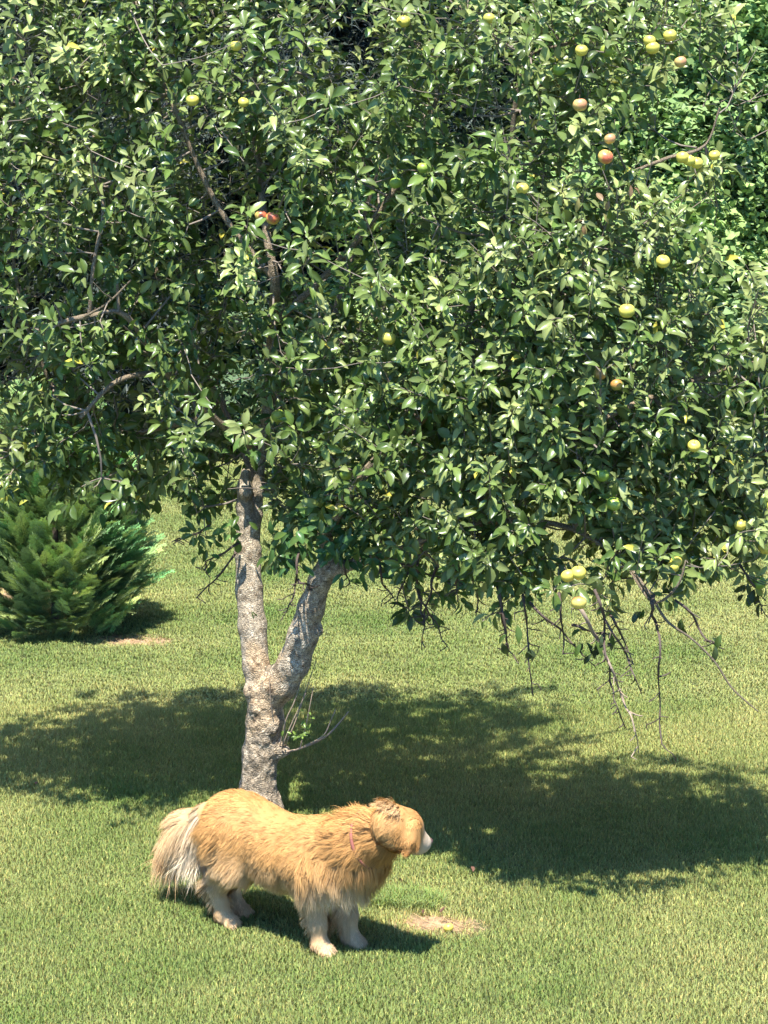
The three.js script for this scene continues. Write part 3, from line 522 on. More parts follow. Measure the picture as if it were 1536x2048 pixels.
  // a few loose leaves: on bare twigs, on the trunk, suckers and the yellow ones low on the left
  const loose = (px, py, off, n, size, col, spread = 0.04, droop = -0.4) => {
    for (let k = 0; k < n; k++) {
      const p = local(A(px, py, off)).add(V(g3() * spread, g3() * spread, g3() * spread)), ax = V(g3(), droop + g3() * 0.5, g3() * 0.6).normalize(), up = V(g3() * 0.5, 0.6, 0.7).normalize(), xx = ax.clone().cross(up).normalize(), zz = xx.clone().cross(ax), sz = size * (0.75 + R() * 0.5), v = 0.8 + 0.4 * R();
      leaves.push({ p, m: new THREE.Matrix4().makeBasis(xx.multiplyScalar(sz), ax.multiplyScalar(sz), zz.multiplyScalar(sz)).setPosition(p), form: Math.floor(R() * leafForms.length), pl: 0, near: 1, c: col.map((c) => c * v), keep: 1 });
    }
  };
  const G = [0.06, 0.14, 0.035], GY = [0.2, 0.3, 0.05], YL = [0.42, 0.42, 0.06], DK = [0.045, 0.07, 0.02];
  for (const [x, y] of [[20, 980], [50, 992], [12, 992], [60, 985], [30, 970], [60, 880], [90, 900]]) loose(x, y, 0.4, 2, 0.055, YL, 0.05);
  loose(630, 1030, 0.28, 12, 0.07, [0.22, 0.34, 0.05], 0.05, 0.2); loose(502, 1224, -0.02, 2, 0.05, G, 0.012); loose(605, 1440, 0.12, 7, 0.03, GY, 0.05, 0.2); loose(608, 1472, 0.12, 9, 0.03, GY, 0.03, 0.3); loose(575, 1465, 0.1, 6, 0.03, GY, 0.05);
  for (const [x, y, o] of [[1209, 1296, 1.37], [1209, 1275, 1.37], [1160, 1285, 1.37], [1175, 1292, 1.37], [1060, 1305, 1.37], [1430, 1276, 1.37], [1365, 1240, 1.37], [1283, 1225, 1.37], [1020, 1270, 1.37], [885, 1160, 0.8], [895, 1190, 0.8], [938, 1165, 0.85], [870, 1185, 0.8], [1500, 1170, 1.0], [1495, 1190, 1.0], [1525, 1200, 1.0], [410, 1095, 0.05], [425, 1120, 0], [440, 1070, 0.05], [400, 1075, 0.05], [660, 1050, 0.35], [590, 1095, 0.3], [560, 1085, 0.2], [540, 1120, 0.1], [600, 1120, 0.3]]) loose(x, y, o, 3, 0.062, x > 1000 ? DK : G, 0.035, -0.8);
  loose(640, 1045, 0.34, 42, 0.078, [0.09, 0.17, 0.035], 0.1, 0.1); loose(590, 1085, 0.3, 34, 0.075, G, 0.1, -0.6); loose(560, 1110, 0.1, 12, 0.07, G, 0.07, -0.8); loose(690, 1070, 0.4, 26, 0.075, G, 0.1, -0.2); loose(470, 1050, 0.02, 9, 0.075, [0.1, 0.19, 0.04], 0.05, -0.2);
  loose(745, 1105, 0.5, 34, 0.075, G, 0.12, -0.3); loose(500, 875, 0.0, 26, 0.075, [0.075, 0.15, 0.03], 0.08, 0.0); loose(300, 960, -0.6, 30, 0.075, G, 0.18, -0.5); loose(680, 1020, 0.3, 30, 0.075, G, 0.12, 0);
  loose(672, 1098, 0.42, 30, 0.072, G, 0.075, -0.3); loose(715, 1080, 0.5, 20, 0.072, G, 0.08, -0.3);
  // yellowing and dried leaves round the red-cheeked apple
  loose(1190, 410, 1.4, 4, 0.05, [0.3, 0.19, 0.09], 0.07); loose(1175, 425, 1.4, 4, 0.055, [0.4, 0.34, 0.12], 0.06); loose(1260, 370, 1.4, 2, 0.045, [0.26, 0.16, 0.08], 0.04); loose(1160, 440, 1.4, 2, 0.05, [0.42, 0.25, 0.12], 0.04);
  // leaves keep clear of apples and of the parts of the stem that show
  const clear = appleInfo.map((a) => [a.x, a.y, (a.t === 'g' || a.t === 'd' ? 13 : 15) * a.s, toPixel(a.p)[2] + 0.04]);
  for (const [x, y, r] of [[545, 555, 24], [552, 530, 18], [490, 1010, 24], [490, 960, 24], [512, 1000, 24], [500, 1060, 26], [497, 1100, 26], [524, 905, 15], [180, 632, 16], [145, 640, 16], [215, 628, 14], [186, 560, 11], [192, 490, 11], [195, 800, 14], [172, 825, 13], [1100, 98, 16], [1070, 108, 12], [1290, 335, 14], [650, 1150, 30], [640, 1180, 30], [625, 1215, 32], [1300, 1185, 14], [1275, 1160, 14], [1390, 760, 14], [1420, 752, 14]]) clear.push([x, y, r, 99]);
  // the stem stands in the sun: the crown is open along the way of the light to it
  const kept = leaves.filter((l) => { if (l.keep) return true; if (shades(V(0, 0.5, 0).applyMatrix4(l.m)) && R() < 0.975) return false; const c = V(0, 0.5, 0).applyMatrix4(l.m).add(TREE_BASE), [x, y, d] = toPixel(c); for (const k of clear) if (d < k[3] && Math.hypot(x - k[0], y - k[1]) < k[2]) return false; return true; });
  leaves.length = 0; leaves.push(...kept);
  part('twigs', mergeGeometries(woodGeos), innerMat, apple_tree, 'stuff');
}
{ // the 300 leaves that show largest are parts; the others one mass
  const cells = new Map();
  leaves.forEach((l, i) => {
    const c = V(0, 0.5, 0).applyMatrix4(l.m).add(TREE_BASE), [x, y, d] = toPixel(c);
    if (x < 0 || x > 1536 || y < 0 || y > 1300) return;
    const k = Math.floor(x / 48) + ',' + Math.floor(y / 48), nrm = V(l.m.elements[8], l.m.elements[9], l.m.elements[10]).normalize(), size = V(l.m.elements[4], l.m.elements[5], l.m.elements[6]).length();
    const show = Math.abs(nrm.dot(camera.position.clone().sub(c).normalize())) * size * size;
    const o = cells.get(k);
    if (!o || d < o.d) cells.set(k, { i, d, show });
  });
  const best = [...cells.values()].sort((a, b) => b.show - a.show).slice(0, 300), single = new Set(best.map((b) => b.i));
  for (const i of single) {
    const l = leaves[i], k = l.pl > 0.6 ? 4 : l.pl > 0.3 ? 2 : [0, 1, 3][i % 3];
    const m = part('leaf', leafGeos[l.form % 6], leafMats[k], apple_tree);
    l.m.decompose(m.position, m.quaternion, m.scale);
  }
  const rest = leaves.filter((_, i) => !single.has(i)), pos = new Float32Array(rest.length * 33), col = new Float32Array(rest.length * 33), idx = new Uint32Array(rest.length * 36), v = V();
  rest.forEach((l, i) => {
    const f = leafForms[l.form];
    for (let k = 0; k < 11; k++) {
      v.set(...f[k]).applyMatrix4(l.m); const o = i * 33 + k * 3; pos[o] = v.x; pos[o + 1] = v.y; pos[o + 2] = v.z;
      const s = k === 2 || k === 5 || k === 8 ? 1.25 : 1; for (let c = 0; c < 3; c++) col[o + c] = l.c[c] * s;
    }
    for (let k = 0; k < 36; k++) idx[i * 36 + k] = i * 11 + leafIdx[k];
  });
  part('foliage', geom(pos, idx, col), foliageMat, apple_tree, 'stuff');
  console.log('leaves', leaves.length);
}

// ------------------------------------------------------------------ cypress bush on the left
{
  const B = onGround(112, 1258), R = rng(314), g3 = () => (R() + R() + R() - 1.5) * 1.155;
  const bush = thing('cypress_bush', 'feathery green cypress bush on the lawn behind the apple tree', 'bush', B);
  part('trunk', tubeGeo([[V(0, -0.05, 0), 0.035], [V(0.01, 0.5, 0), 0.022], [V(0.0, 1.2, 0), 0.008]], 8, 0.05, 0.2, 3), twigMat, bush);
  const spray = (seed) => { // a plume: an axis with rows of fine scaly branchlets in a flattened fan
    const Q = rng(seed), pos = [], idx = [], col = [];
    const blade = (p, d, l, w, n, c) => { const s = d.clone().cross(n).normalize().multiplyScalar(w), k = pos.length / 3, m = p.clone().addScaledVector(d, l * 0.45), e = p.clone().addScaledVector(d, l); e.y -= l * 0.08;
      for (const q of [p, m.clone().add(s), m.clone().sub(s), e]) { pos.push(q.x, q.y, q.z); col.push(c, c, c); } idx.push(k, k + 1, k + 2, k + 1, k + 3, k + 2); };
    for (let i = 0; i < 15; i++) {
      const t = i / 15, p = V(0, t * 0.92, -0.12 * t * t), l = (0.31 * Math.pow(1 - t, 0.8) + 0.05) * (0.8 + 0.4 * Q());
      for (const s of [-1, 1]) {
        const d = V(s * (0.62 + Q() * 0.25), 0.75 + Q() * 0.2, (Q() - 0.5) * 0.5).normalize();
        blade(p, d, l, 0.011, V(0, 0, 1).add(V((Q() - 0.5) * 1.2, 0, 0)), 0.9 + 0.2 * Q());
        for (let j = 1; j < 6; j++) { const u = j / 6, pp = p.clone().addScaledVector(d, l * u * 0.9); for (const s2 of [-1, 1]) blade(pp, d.clone().multiplyScalar(0.8).add(V(-s2 * d.y, s2 * d.x, (Q() - 0.5) * 0.5).multiplyScalar(0.6)).normalize(), l * (0.42 * (1 - u) + 0.14), 0.0085, V((Q() - 0.5), (Q() - 0.5) * 0.6, 1), 0.8 + 0.45 * Q()); }
      }
    }
    blade(V(0, 0, 0), V(0, 1, -0.06).normalize(), 1.0, 0.012, V(0, 0, 1), 1);
    return geom(pos, idx, col);
  };
  const sprays = [11, 12, 13, 14].map(spray), list = [];
  for (let k = 0; k < 2000; k++) {
    const h = Math.pow(R(), 0.85), y = 0.06 + h * 1.5, a = R() * 6.283, rad = (0.53 * Math.pow(1 - h, 0.42) * (0.85 + 0.35 * sstep(h, 0, 0.2)) + 0.05) * (1 + 0.22 * noise(Math.cos(a) * 1.6, y * 2.2, Math.sin(a) * 1.6)), q = 0.55 + 0.45 * Math.sqrt(R());
    const p = V(Math.cos(a) * rad * q, y, Math.sin(a) * rad * q * 0.9), dir = V(Math.cos(a), 0.6 + 0.9 * h + g3() * 0.3, Math.sin(a)).add(V(g3() * 0.3, 0, g3() * 0.3)).normalize();
    const len = lerp(0.17, 0.34, R()), nrm = V(g3() * 0.5, 1, g3() * 0.5 + 0.2), x = dir.clone().cross(nrm).normalize(), z = x.clone().cross(dir);
    p.addScaledVector(dir, -len * 0.55);
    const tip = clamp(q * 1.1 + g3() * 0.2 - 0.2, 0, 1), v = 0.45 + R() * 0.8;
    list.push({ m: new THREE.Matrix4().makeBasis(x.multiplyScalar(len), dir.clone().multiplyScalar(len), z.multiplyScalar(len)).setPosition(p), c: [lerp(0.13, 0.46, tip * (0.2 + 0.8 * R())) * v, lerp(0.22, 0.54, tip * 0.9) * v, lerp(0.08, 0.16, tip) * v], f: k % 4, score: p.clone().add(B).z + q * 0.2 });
  }
  list.sort((a, b) => b.score - a.score);
  const mats = [[0.3, 0.43, 0.13], [0.46, 0.55, 0.16], [0.16, 0.24, 0.09]].map((c) => new THREE.MeshPhysicalMaterial({ color: rgb(...c), vertexColors: true, roughness: 0.85, transmission: 0.2, thickness: 0 }));
  list.slice(0, 220).forEach((s, i) => { const m = part('spray', sprays[s.f], mats[i % 3], bush); s.m.decompose(m.position, m.quaternion, m.scale); });
  const rest = list.slice(220), im = new THREE.InstancedMesh(sprays[0], new THREE.MeshPhysicalMaterial({ color: 0xffffff, vertexColors: true, roughness: 0.85, transmission: 0.2, thickness: 0 }), rest.length), c = new THREE.Color();
  rest.forEach((s, i) => { im.setMatrixAt(i, s.m); im.setColorAt(i, c.setRGB(...s.c)); });
  im.name = 'foliage'; im.userData.kind = 'stuff'; im.castShadow = im.receiveShadow = true; bush.add(im);
}

// ------------------------------------------------------------------ woods behind the lawn
{
  const R = rng(88), g3 = () => (R() + R() + R() - 1.5) * 1.155;
  const clump = (seed, n, leaf, narrow) => { const Q = rng(seed), pos = [], idx = []; for (let i = 0; i < n; i++) {
    const d = V(Q() - 0.5, Q() - 0.5, Q() - 0.5).multiplyScalar(1.7), ax = V(Q() - 0.5, Q() * 0.6 - 0.45, Q() - 0.5).normalize(), nn = V(Q() - 0.5, 0.9, Q() - 0.3).normalize(), s = ax.clone().cross(nn).normalize().multiplyScalar(leaf * narrow), l = leaf * (0.7 + 0.6 * Q()), k = pos.length / 3, b = nn.clone().multiplyScalar(leaf * 0.12);
    for (const q of [d, d.clone().addScaledVector(ax, l * 0.5).add(s).add(b), d.clone().addScaledVector(ax, l * 0.5).sub(s).add(b), d.clone().addScaledVector(ax, l)]) pos.push(q.x, q.y, q.z); idx.push(k, k + 1, k + 2, k + 1, k + 3, k + 2); } return geom(pos, idx); };
  const forms = { broad: clump(1, 44, 0.42, 0.32), small: clump(2, 80, 0.26, 0.34), needle: clump(3, 70, 0.5, 0.07) };
  const mat = new THREE.MeshPhysicalMaterial({ color: 0xffffff, roughness: 0.85, transmission: 0.25, thickness: 0, clearcoat: 0.2, clearcoatRoughness: 0.4 });
  const dummy = new THREE.Object3D(), c = new THREE.Color();
  const bgTree = (name, label, cat, x, z, H, W, y0, form, col, n, size, group) => {
    const o = thing(name, label, cat, V(x, gh(x, z), z), 0, group);
    part('trunk', tubeGeo([[V(0, -0.1, 0), 0.03 + H * 0.014], [V(0.05 * g3(), H * 0.45, 0), H * 0.012], [V(0.2 * g3(), H * 0.9, 0.1), 0.02]], 8, 0.3, 0.2, x), innerMat, o);
    const lobes = []; for (let k = 0; k < 26; k++) { const h = R(), prof = form === 'needle' ? 1 - h * 0.92 : Math.sin(Math.PI * (0.12 + 0.82 * h)) ; const a = R() * 6.283, r = W * prof * (0.45 + 0.5 * R()); lobes.push([Math.cos(a) * r, y0 + (H - y0) * h, Math.sin(a) * r, W * (0.25 + 0.2 * R()), 0.75 + R() * 0.5]); }
    const im = new THREE.InstancedMesh(forms[form], mat, n);
    for (let i = 0; i < n; i++) {
      const l = lobes[Math.floor(R() * lobes.length)], d = V(g3(), g3() * 0.8, g3()).normalize().multiplyScalar(l[3] * (0.6 + 0.45 * R()));
      dummy.position.set(l[0] + d.x, Math.max(0.15, l[1] + d.y), l[2] + d.z); dummy.rotation.set(g3() * 0.6, R() * 6.283, g3() * 0.6); dummy.scale.setScalar(size * (0.7 + 0.6 * R())); dummy.updateMatrix(); im.setMatrixAt(i, dummy.matrix);
      const v = l[4] * (0.75 + 0.5 * R()); im.setColorAt(i, c.setRGB(col[0] * v, col[1] * v, col[2] * v));
    }
    im.name = 'crown'; im.userData.kind = 'stuff'; im.castShadow = im.receiveShadow = true; o.add(im);
  };
  const X = (px, d) => (px - 768) / FOCAL * d * 1.02;
  const DARK = [0.022, 0.042, 0.022], MID = [0.18, 0.29, 0.07], LIGHT = [0.25, 0.36, 0.09], DEEP = [0.07, 0.13, 0.04];
  // dark evergreens on the left, leafy trees on the right
  const ev = 'dark evergreens at the lawn edge';
  bgTree('evergreen_tree', 'dark evergreen behind the cypress bush at the far left', 'tree', X(60, 23), -23, 9, 2.4, 0.2, 'needle', DARK, 2600, 0.34, ev);
  bgTree('evergreen_tree', 'dark evergreen seen left of the apple trunk past the lawn', 'tree', X(330, 22.5), -23.2, 9.5, 2.3, 0.3, 'needle', DARK, 2600, 0.34, ev);
  bgTree('evergreen_tree', 'dark evergreen directly behind the apple tree stem', 'tree', X(590, 24), -25, 10, 2.6, 0.3, 'needle', DARK, 2600, 0.36, ev);
  bgTree('evergreen_tree', 'dark evergreen behind the central gap in the apple crown', 'tree', X(830, 26), -27, 11, 2.8, 0.3, 'needle', DARK, 2600, 0.36, ev);
  bgTree('evergreen_tree', 'dark evergreen beyond the left edge of the apple tree', 'tree', X(-250, 24), -25, 10, 2.6, 0.3, 'needle', DARK, 2200, 0.36, ev);
  const lf = 'leafy trees at the lawn edge';
  bgTree('leafy_tree', 'mid green small-leaved tree behind the right side of the apple crown', 'tree', X(1330, 24), -24.5, 6.6, 2.2, 0.2, 'small', MID, 3000, 0.34, lf);
  bgTree('leafy_tree', 'light green small-leaved tree at the far right edge of the lawn', 'tree', X(1560, 23), -24, 5.2, 2.0, 0.1, 'small', LIGHT, 3000, 0.32, lf);
  bgTree('leafy_tree', 'tall leafy tree between the evergreens and the right-hand trees', 'tree', X(1090, 27), -28, 9, 2.8, 0.3, 'broad', MID, 2600, 0.4, lf);
  bgTree('leafy_tree', 'large dark leafy tree standing behind the right-hand lawn trees', 'tree', X(1430, 32), -33, 7.5, 3.0, 0.4, 'broad', DEEP, 2400, 0.45, lf);
  bgTree('leafy_tree', 'tall leafy tree behind the dark evergreens on the left', 'tree', X(180, 31), -32, 12, 3.6, 0.5, 'broad', DEEP, 2600, 0.5, lf);
  bgTree('leafy_tree', 'tall leafy tree behind the dark evergreens in the middle', 'tree', X(680, 33), -34, 13, 3.8, 0.5, 'broad', DEEP, 2600, 0.5, lf);
  bgTree('leafy_tree', 'leafy tree past the right edge of the lawn', 'tree', X(1900, 26), -26, 7.5, 2.6, 0.2, 'broad', MID, 2200, 0.42, lf);
  const sh = 'shrubs along the wood edge';
  bgTree('wood_shrub', 'pale green shrub in the gap behind the middle of the crown', 'shrub', X(800, 22), -22.6, 3.6, 0.85, 0.1, 'small', LIGHT, 1100, 0.22, sh);
  bgTree('wood_shrub', 'low green shrub at the lawn edge left of the stem', 'shrub', X(420, 22), -22.4, 1.4, 1.0, 0.05, 'broad', DEEP, 800, 0.22, sh);
  bgTree('wood_shrub', 'green shrub at the lawn edge behind the right crown', 'shrub', X(1150, 22), -22.8, 2.4, 1.3, 0.05, 'small', MID, 1100, 0.24, sh);
  bgTree('wood_shrub', 'low shrub at the lawn edge below the far right tree', 'shrub', X(1480, 22), -22.6, 1.6, 1.3, 0.05, 'broad', MID, 900, 0.22, sh);
  // wooded hill far behind
  const pos = [], idx = [], nx = 60, nz = 14;
  const hillY = (x, z) => { const t = sstep(-z, 45, 190); return t * (34 + 8 * noise(x * 0.012, z * 0.02) + 3 * noise(x * 0.05, z * 0.05)) - 0.4; };
  for (let j = 0; j <= nz; j++) for (let i = 0; i <= nx; i++) { const x = -240 + 480 * i / nx, z = -42 - 170 * j / nz; pos.push(x, hillY(x, z), z); if (i < nx && j < nz) { const q = j * (nx + 1) + i; idx.push(q, q + 1, q + nx + 1, q + nx + 1, q + 1, q + nx + 2); } }
  tag(part('hill', geom(pos, idx), std({ color: rgb(0.035, 0.06, 0.025) }), scene), 'wooded hillside rising behind the trees', 'hill', null, 'structure');
  const n = 26000, im = new THREE.InstancedMesh(forms.broad, mat, n);
  for (let i = 0; i < n; i++) { const z = -46 - 120 * Math.pow(R(), 1.3), hw = -z * 0.24 + 8, x = (R() * 2 - 1) * hw; const bump = 1.6 + 1.4 * noise(x * 0.22, z * 0.22, 5); dummy.position.set(x, hillY(x, z) + bump * R() + 0.4, z); dummy.rotation.set(g3(), R() * 6.283, g3()); dummy.scale.setScalar(0.9 + 0.7 * R()); dummy.updateMatrix(); im.setMatrixAt(i, dummy.matrix); const v = 0.6 + 0.5 * R() + 0.5 * noise(x * 0.22, z * 0.22, 9); im.setColorAt(i, c.setRGB(0.06 * v, 0.11 * v, 0.035 * v)); }
  im.name = 'distant_woods'; im.castShadow = im.receiveShadow = true; tag(im, 'far green woods covering the hillside', 'woods', null, 'stuff'); scene.add(im);
}

// ------------------------------------------------------------------ the dog
{
  const HEAD = -38 * Math.PI / 180;
  const dog = thing('golden_retriever_dog', 'golden long-haired dog standing on the lawn in front of the apple tree', 'dog', V(dogMid.x, gh(dogMid.x, dogMid.z), dogMid.z), HEAD);
  // joints: x forward, y up, z towards the dog's right
  const caps = [], C = (a, b, k = 0.05) => caps.push([capsule(...a, ...b), k]);
  C([0.20, 0.365, 0, 0.132], [0.02, 0.362, 0, 0.130], 0.08); C([0.02, 0.362, 0, 0.130], [-0.16, 0.405, 0, 0.118], 0.08); C([-0.16, 0.405, 0, 0.118], [-0.27, 0.445, 0, 0.108], 0.08);
  C([0.325, 0.35, 0, 0.10], [0.17, 0.36, 0, 0.122], 0.08); C([0.14, 0.405, 0, 0.095], [0.25, 0.42, 0, 0.1], 0.08);
  C([0.24, 0.40, 0, 0.12], [0.40, 0.47, 0, 0.1], 0.08); C([0.40, 0.47, 0, 0.1], [0.51, 0.535, 0.0, 0.082], 0.06);
  C([-0.30, 0.45, 0, 0.06], [-0.41, 0.43, 0, 0.045], 0.06); C([-0.41, 0.43, 0, 0.045], [-0.52, 0.365, 0.0, 0.062], 0.03); C([-0.52, 0.365, 0, 0.062], [-0.60, 0.27, 0.0, 0.055], 0.03); C([-0.40, 0.42, 0, 0.04], [-0.455, 0.30, 0, 0.045], 0.04);
  for (const s of [-1, 1]) {
    const fx = s < 0 ? 0.045 : 0, rx = s < 0 ? -0.05 : 0, fz = s * 0.07, rz = s * 0.065;
    C([0.18, 0.36, s * 0.08, 0.085], [0.215 + fx * 0.5, 0.27, fz, 0.062], 0.05); C([0.215 + fx * 0.5, 0.27, fz, 0.058], [0.235 + fx, 0.13, fz, 0.038], 0.03); C([0.235 + fx, 0.13, fz, 0.036], [0.245 + fx, 0.05, fz, 0.031], 0.02); C([0.245 + fx, 0.04, fz, 0.035], [0.285 + fx, 0.028, fz, 0.029], 0.02);
    C([-0.25, 0.42, s * 0.06, 0.105], [-0.19 + rx * 0.6, 0.28, s * 0.085, 0.082], 0.06); C([-0.19 + rx * 0.6, 0.28, rz, 0.07], [-0.30 + rx, 0.165, rz, 0.043], 0.04); C([-0.305 + rx, 0.165, rz, 0.04], [-0.275 + rx, 0.055, rz, 0.033], 0.02); C([-0.275 + rx, 0.042, rz, 0.033], [-0.225 + rx, 0.028, rz, 0.028], 0.02);
    for (const t of [-1, 0, 1]) { C([0.278 + fx, 0.024, fz + t * 0.018, 0.016], [0.302 + fx, 0.018, fz + t * 0.021, 0.013], 0.01); C([-0.23 + rx, 0.024, rz + t * 0.018, 0.016], [-0.206 + rx, 0.018, rz + t * 0.021, 0.013], 0.01); }
  }
  const sdf = (x, y, z) => { let d = 9; for (const [c, k] of caps) d = smin(d, c(x, y, z), k); return d; };
  const body = netMesh(sdf, [-0.72, -0.02, -0.24], [0.66, 0.72, 0.24], 0.0115);
  // the head: its own frame, nose along +x, turned to the dog's left and lowered
  const headM = new THREE.Matrix4().makeRotationFromEuler(new THREE.Euler(0, 67 * Math.PI / 180, -24 * Math.PI / 180, 'YXZ')).setPosition(0.585, 0.572, 0.0), headI = headM.clone().invert();
  const hc = []; const HC = (a, b, k = 0.03) => hc.push([capsule(...a, ...b), k]);
  HC([-0.035, 0.005, 0, 0.082], [0.025, 0.012, 0, 0.074], 0.05); HC([0.03, -0.012, 0, 0.06], [0.095, -0.026, 0, 0.045], 0.04); HC([0.095, -0.026, 0, 0.044], [0.128, -0.028, 0, 0.038], 0.02); HC([0.03, -0.045, 0, 0.04], [0.115, -0.052, 0, 0.024], 0.025);
  for (const s of [-1, 1]) { HC([0.0, -0.03, s * 0.045, 0.042], [0.035, -0.03, s * 0.038, 0.036], 0.03); HC([0.042, 0.032, s * 0.036, 0.022], [0.052, 0.036, s * 0.03, 0.018], 0.02);
    HC([0.012, 0.045, s * 0.068, 0.019], [0.018, -0.02, s * 0.09, 0.019], 0.02); HC([0.03, 0.04, s * 0.066, 0.015], [0.052, -0.04, s * 0.086, 0.015], 0.02); HC([0.0, 0.03, s * 0.074, 0.015], [0.022, -0.062, s * 0.088, 0.014], 0.02); }
  const hsdf = (x, y, z) => { let d = 9; for (const [c, k] of hc) d = smin(d, c(x, y, z), k); return d; };
  const headGeo = netMesh(hsdf, [-0.2, -0.16, -0.14], [0.2, 0.12, 0.14], 0.006); 
  const headHair = headGeo.clone(); headGeo.applyMatrix4(headM);
  const skinCol = (g, head) => { const p = g.attributes.position, c = new Float32Array(p.count * 3); for (let i = 0; i < p.count; i++) { const k = head ? headColor(...new THREE.Vector3().fromBufferAttribute(p, i).applyMatrix4(headI).toArray()) : coat(p.getX(i), p.getY(i), p.getZ(i)); c.set([k[0] * 0.75, k[1] * 0.72, k[2] * 0.68], i * 3); } g.setAttribute('color', new THREE.BufferAttribute(c, 3)); return g; };
  const GOLD = [0.61, 0.33, 0.112], RUST = [0.53, 0.25, 0.077], CREAM = [0.74, 0.52, 0.285], WHITE = [0.80, 0.645, 0.44], LEGC = [0.72, 0.465, 0.22];
  const mix = (a, b, t) => [lerp(a[0], b[0], t), lerp(a[1], b[1], t), lerp(a[2], b[2], t)];
  function coat(x, y, z) {
    let c = mix(GOLD, RUST, 0.5 * clamp(0.5 + fbm(x * 7, y * 7, z * 7), 0, 1) * sstep(y, 0.34, 0.5));
    c = mix(c, CREAM, sstep(0.41 - y + 0.06 * fbm(x * 10, y * 10, z * 10), 0, 0.2) * 0.85);            // paler belly and sides
    c = mix(c, CREAM, sstep(x, 0.2, 0.32) * sstep(0.46 - y, 0, 0.12) * 0.8);                           // ruff
    c = mix(c, WHITE, sstep(x, 0.18, 0.32) * sstep(0.38 - y, 0, 0.12) * 0.85);
    if (y < 0.24) c = mix(c, mix(LEGC, CREAM, clamp(0.5 + fbm(x * 25, y * 18, z * 25), 0, 1)), 0.8);
    if (x < -0.31) { const t = sstep(-x, 0.31, 0.40); c = mix(c, mix(GOLD, CREAM, 0.5), t); }
    if (x < -0.24 && y < 0.42) c = mix(c, CREAM, 0.5 * sstep(-x, 0.24, 0.32));
    return c;
  }
  function headColor(x, y, z) {
    let c = mix(GOLD, RUST, sstep(y, 0.0, 0.06) * sstep(x, -0.05, 0.03) * 0.6); if (x < -0.05) c = mix(c, CREAM, 0.08);
    c = mix(c, [0.76, 0.65, 0.51], sstep(x, 0.055, 0.13) * 0.85); c = mix(c, CREAM, sstep(-y, 0.03, 0.07) * 0.15);
    if (Math.abs(z) > 0.078) c = mix(RUST, GOLD, sstep(y, -0.09, 0.03) * 0.9);
    return c;
  }
  skinCol(body, false); skinCol(headGeo, true);
  const hideMat = std({ vertexColors: true, roughness: 0.8 });
  const bodyMesh = part('body', mergeGeometries([body, headGeo].map((g) => { const q = g.clone(); q.deleteAttribute('uv'); return q; })), hideMat, dog);
  // ---- fur
  const R = rng(55), g3 = () => (R() + R() + R() - 1.5) * 1.155;
  const fp = [], fn = [], fc = [], fi = [];
  function sampler(g) { const p = g.attributes.position, ix = g.index.array, cum = new Float32Array(ix.length / 3); let s = 0; const a = V(), b = V(), c = V(); for (let i = 0; i < cum.length; i++) { a.fromBufferAttribute(p, ix[i * 3]); b.fromBufferAttribute(p, ix[i * 3 + 1]); c.fromBufferAttribute(p, ix[i * 3 + 2]); s += b.clone().sub(a).cross(c.clone().sub(a)).length(); cum[i] = s; }
    const n = g.attributes.normal; return (P, N) => { const t = R() * s; let lo = 0, hi = cum.length - 1; while (lo < hi) { const m = (lo + hi) >> 1; if (cum[m] < t) lo = m + 1; else hi = m; } let u = R(), v = R(); if (u + v > 1) { u = 1 - u; v = 1 - v; } const w = 1 - u - v, i0 = ix[lo * 3], i1 = ix[lo * 3 + 1], i2 = ix[lo * 3 + 2];
      P.set(0, 0, 0).addScaledVector(a.fromBufferAttribute(p, i0), w).addScaledVector(b.fromBufferAttribute(p, i1), u).addScaledVector(c.fromBufferAttribute(p, i2), v);
      N.set(0, 0, 0).addScaledVector(a.fromBufferAttribute(n, i0), w).addScaledVector(b.fromBufferAttribute(n, i1), u).addScaledVector(c.fromBufferAttribute(n, i2), v).normalize(); }; }
  const hash = (i, j, k, s) => { let h = Math.imul(i * 73856093 ^ j * 19349663 ^ k * 83492791 ^ s * 2654435, 2246822519); h ^= h >>> 13; h = Math.imul(h, 3266489917); return ((h ^ (h >>> 16)) >>> 0) / 4294967296; };
  const side = V(), q = V(), d = V(), tipv = V();
  // one hair ribbon: root P, normal N, flow F, length L, lift, clump cell size, colour
  function hair(P, N, F, L, lift, cell, col, wid, droop, curlA, M) {
    const ci = Math.floor(P.x / cell + noise(P.x * 30, P.y * 30, P.z * 30) * 0.8), cj = Math.floor(P.y / cell + noise(P.y * 30, P.z * 30, P.x * 30) * 0.8), ck = Math.floor(P.z / cell), h1 = hash(ci, cj, ck, 1), h2 = hash(ci, cj, ck, 2), h3 = hash(ci, cj, ck, 3), h4 = hash(ci, cj, ck, 4);
    const flow = F.clone().addScaledVector(N, -F.dot(N)).normalize(), bin = flow.clone().cross(N);
    flow.addScaledVector(bin, (h1 - 0.5) * 0.4 + (R() - 0.5) * 0.25 + 0.75 * noise(P.x * 8, P.y * 8, P.z * 8)).normalize();
    const LL = L * (0.85 + 0.3 * h2) * (0.65 + 0.6 * R()), up = lift * (0.6 + 0.5 * h3 + 0.4 * R());
    // pull towards the middle of the lock at the tip
    tipv.set((ci + 0.5) * cell - P.x, (cj + 0.5) * cell - P.y, (ck + 0.5) * cell - P.z); tipv.addScaledVector(N, -tipv.dot(N)).multiplyScalar(0.32);
    side.copy(flow).cross(N).normalize(); if (R() < 0.5) side.addScaledVector(N, (R() - 0.5) * 1.6).normalize();
    const segs = 4, base = fp.length / 3, tone = (0.9 + 0.16 * h4) * (0.8 + 0.36 * R()) * (1 + 0.26 * noise(P.x * 11 + 3, P.y * 26, P.z * 14)), curl = curlA * (h1 - 0.5) * 2;
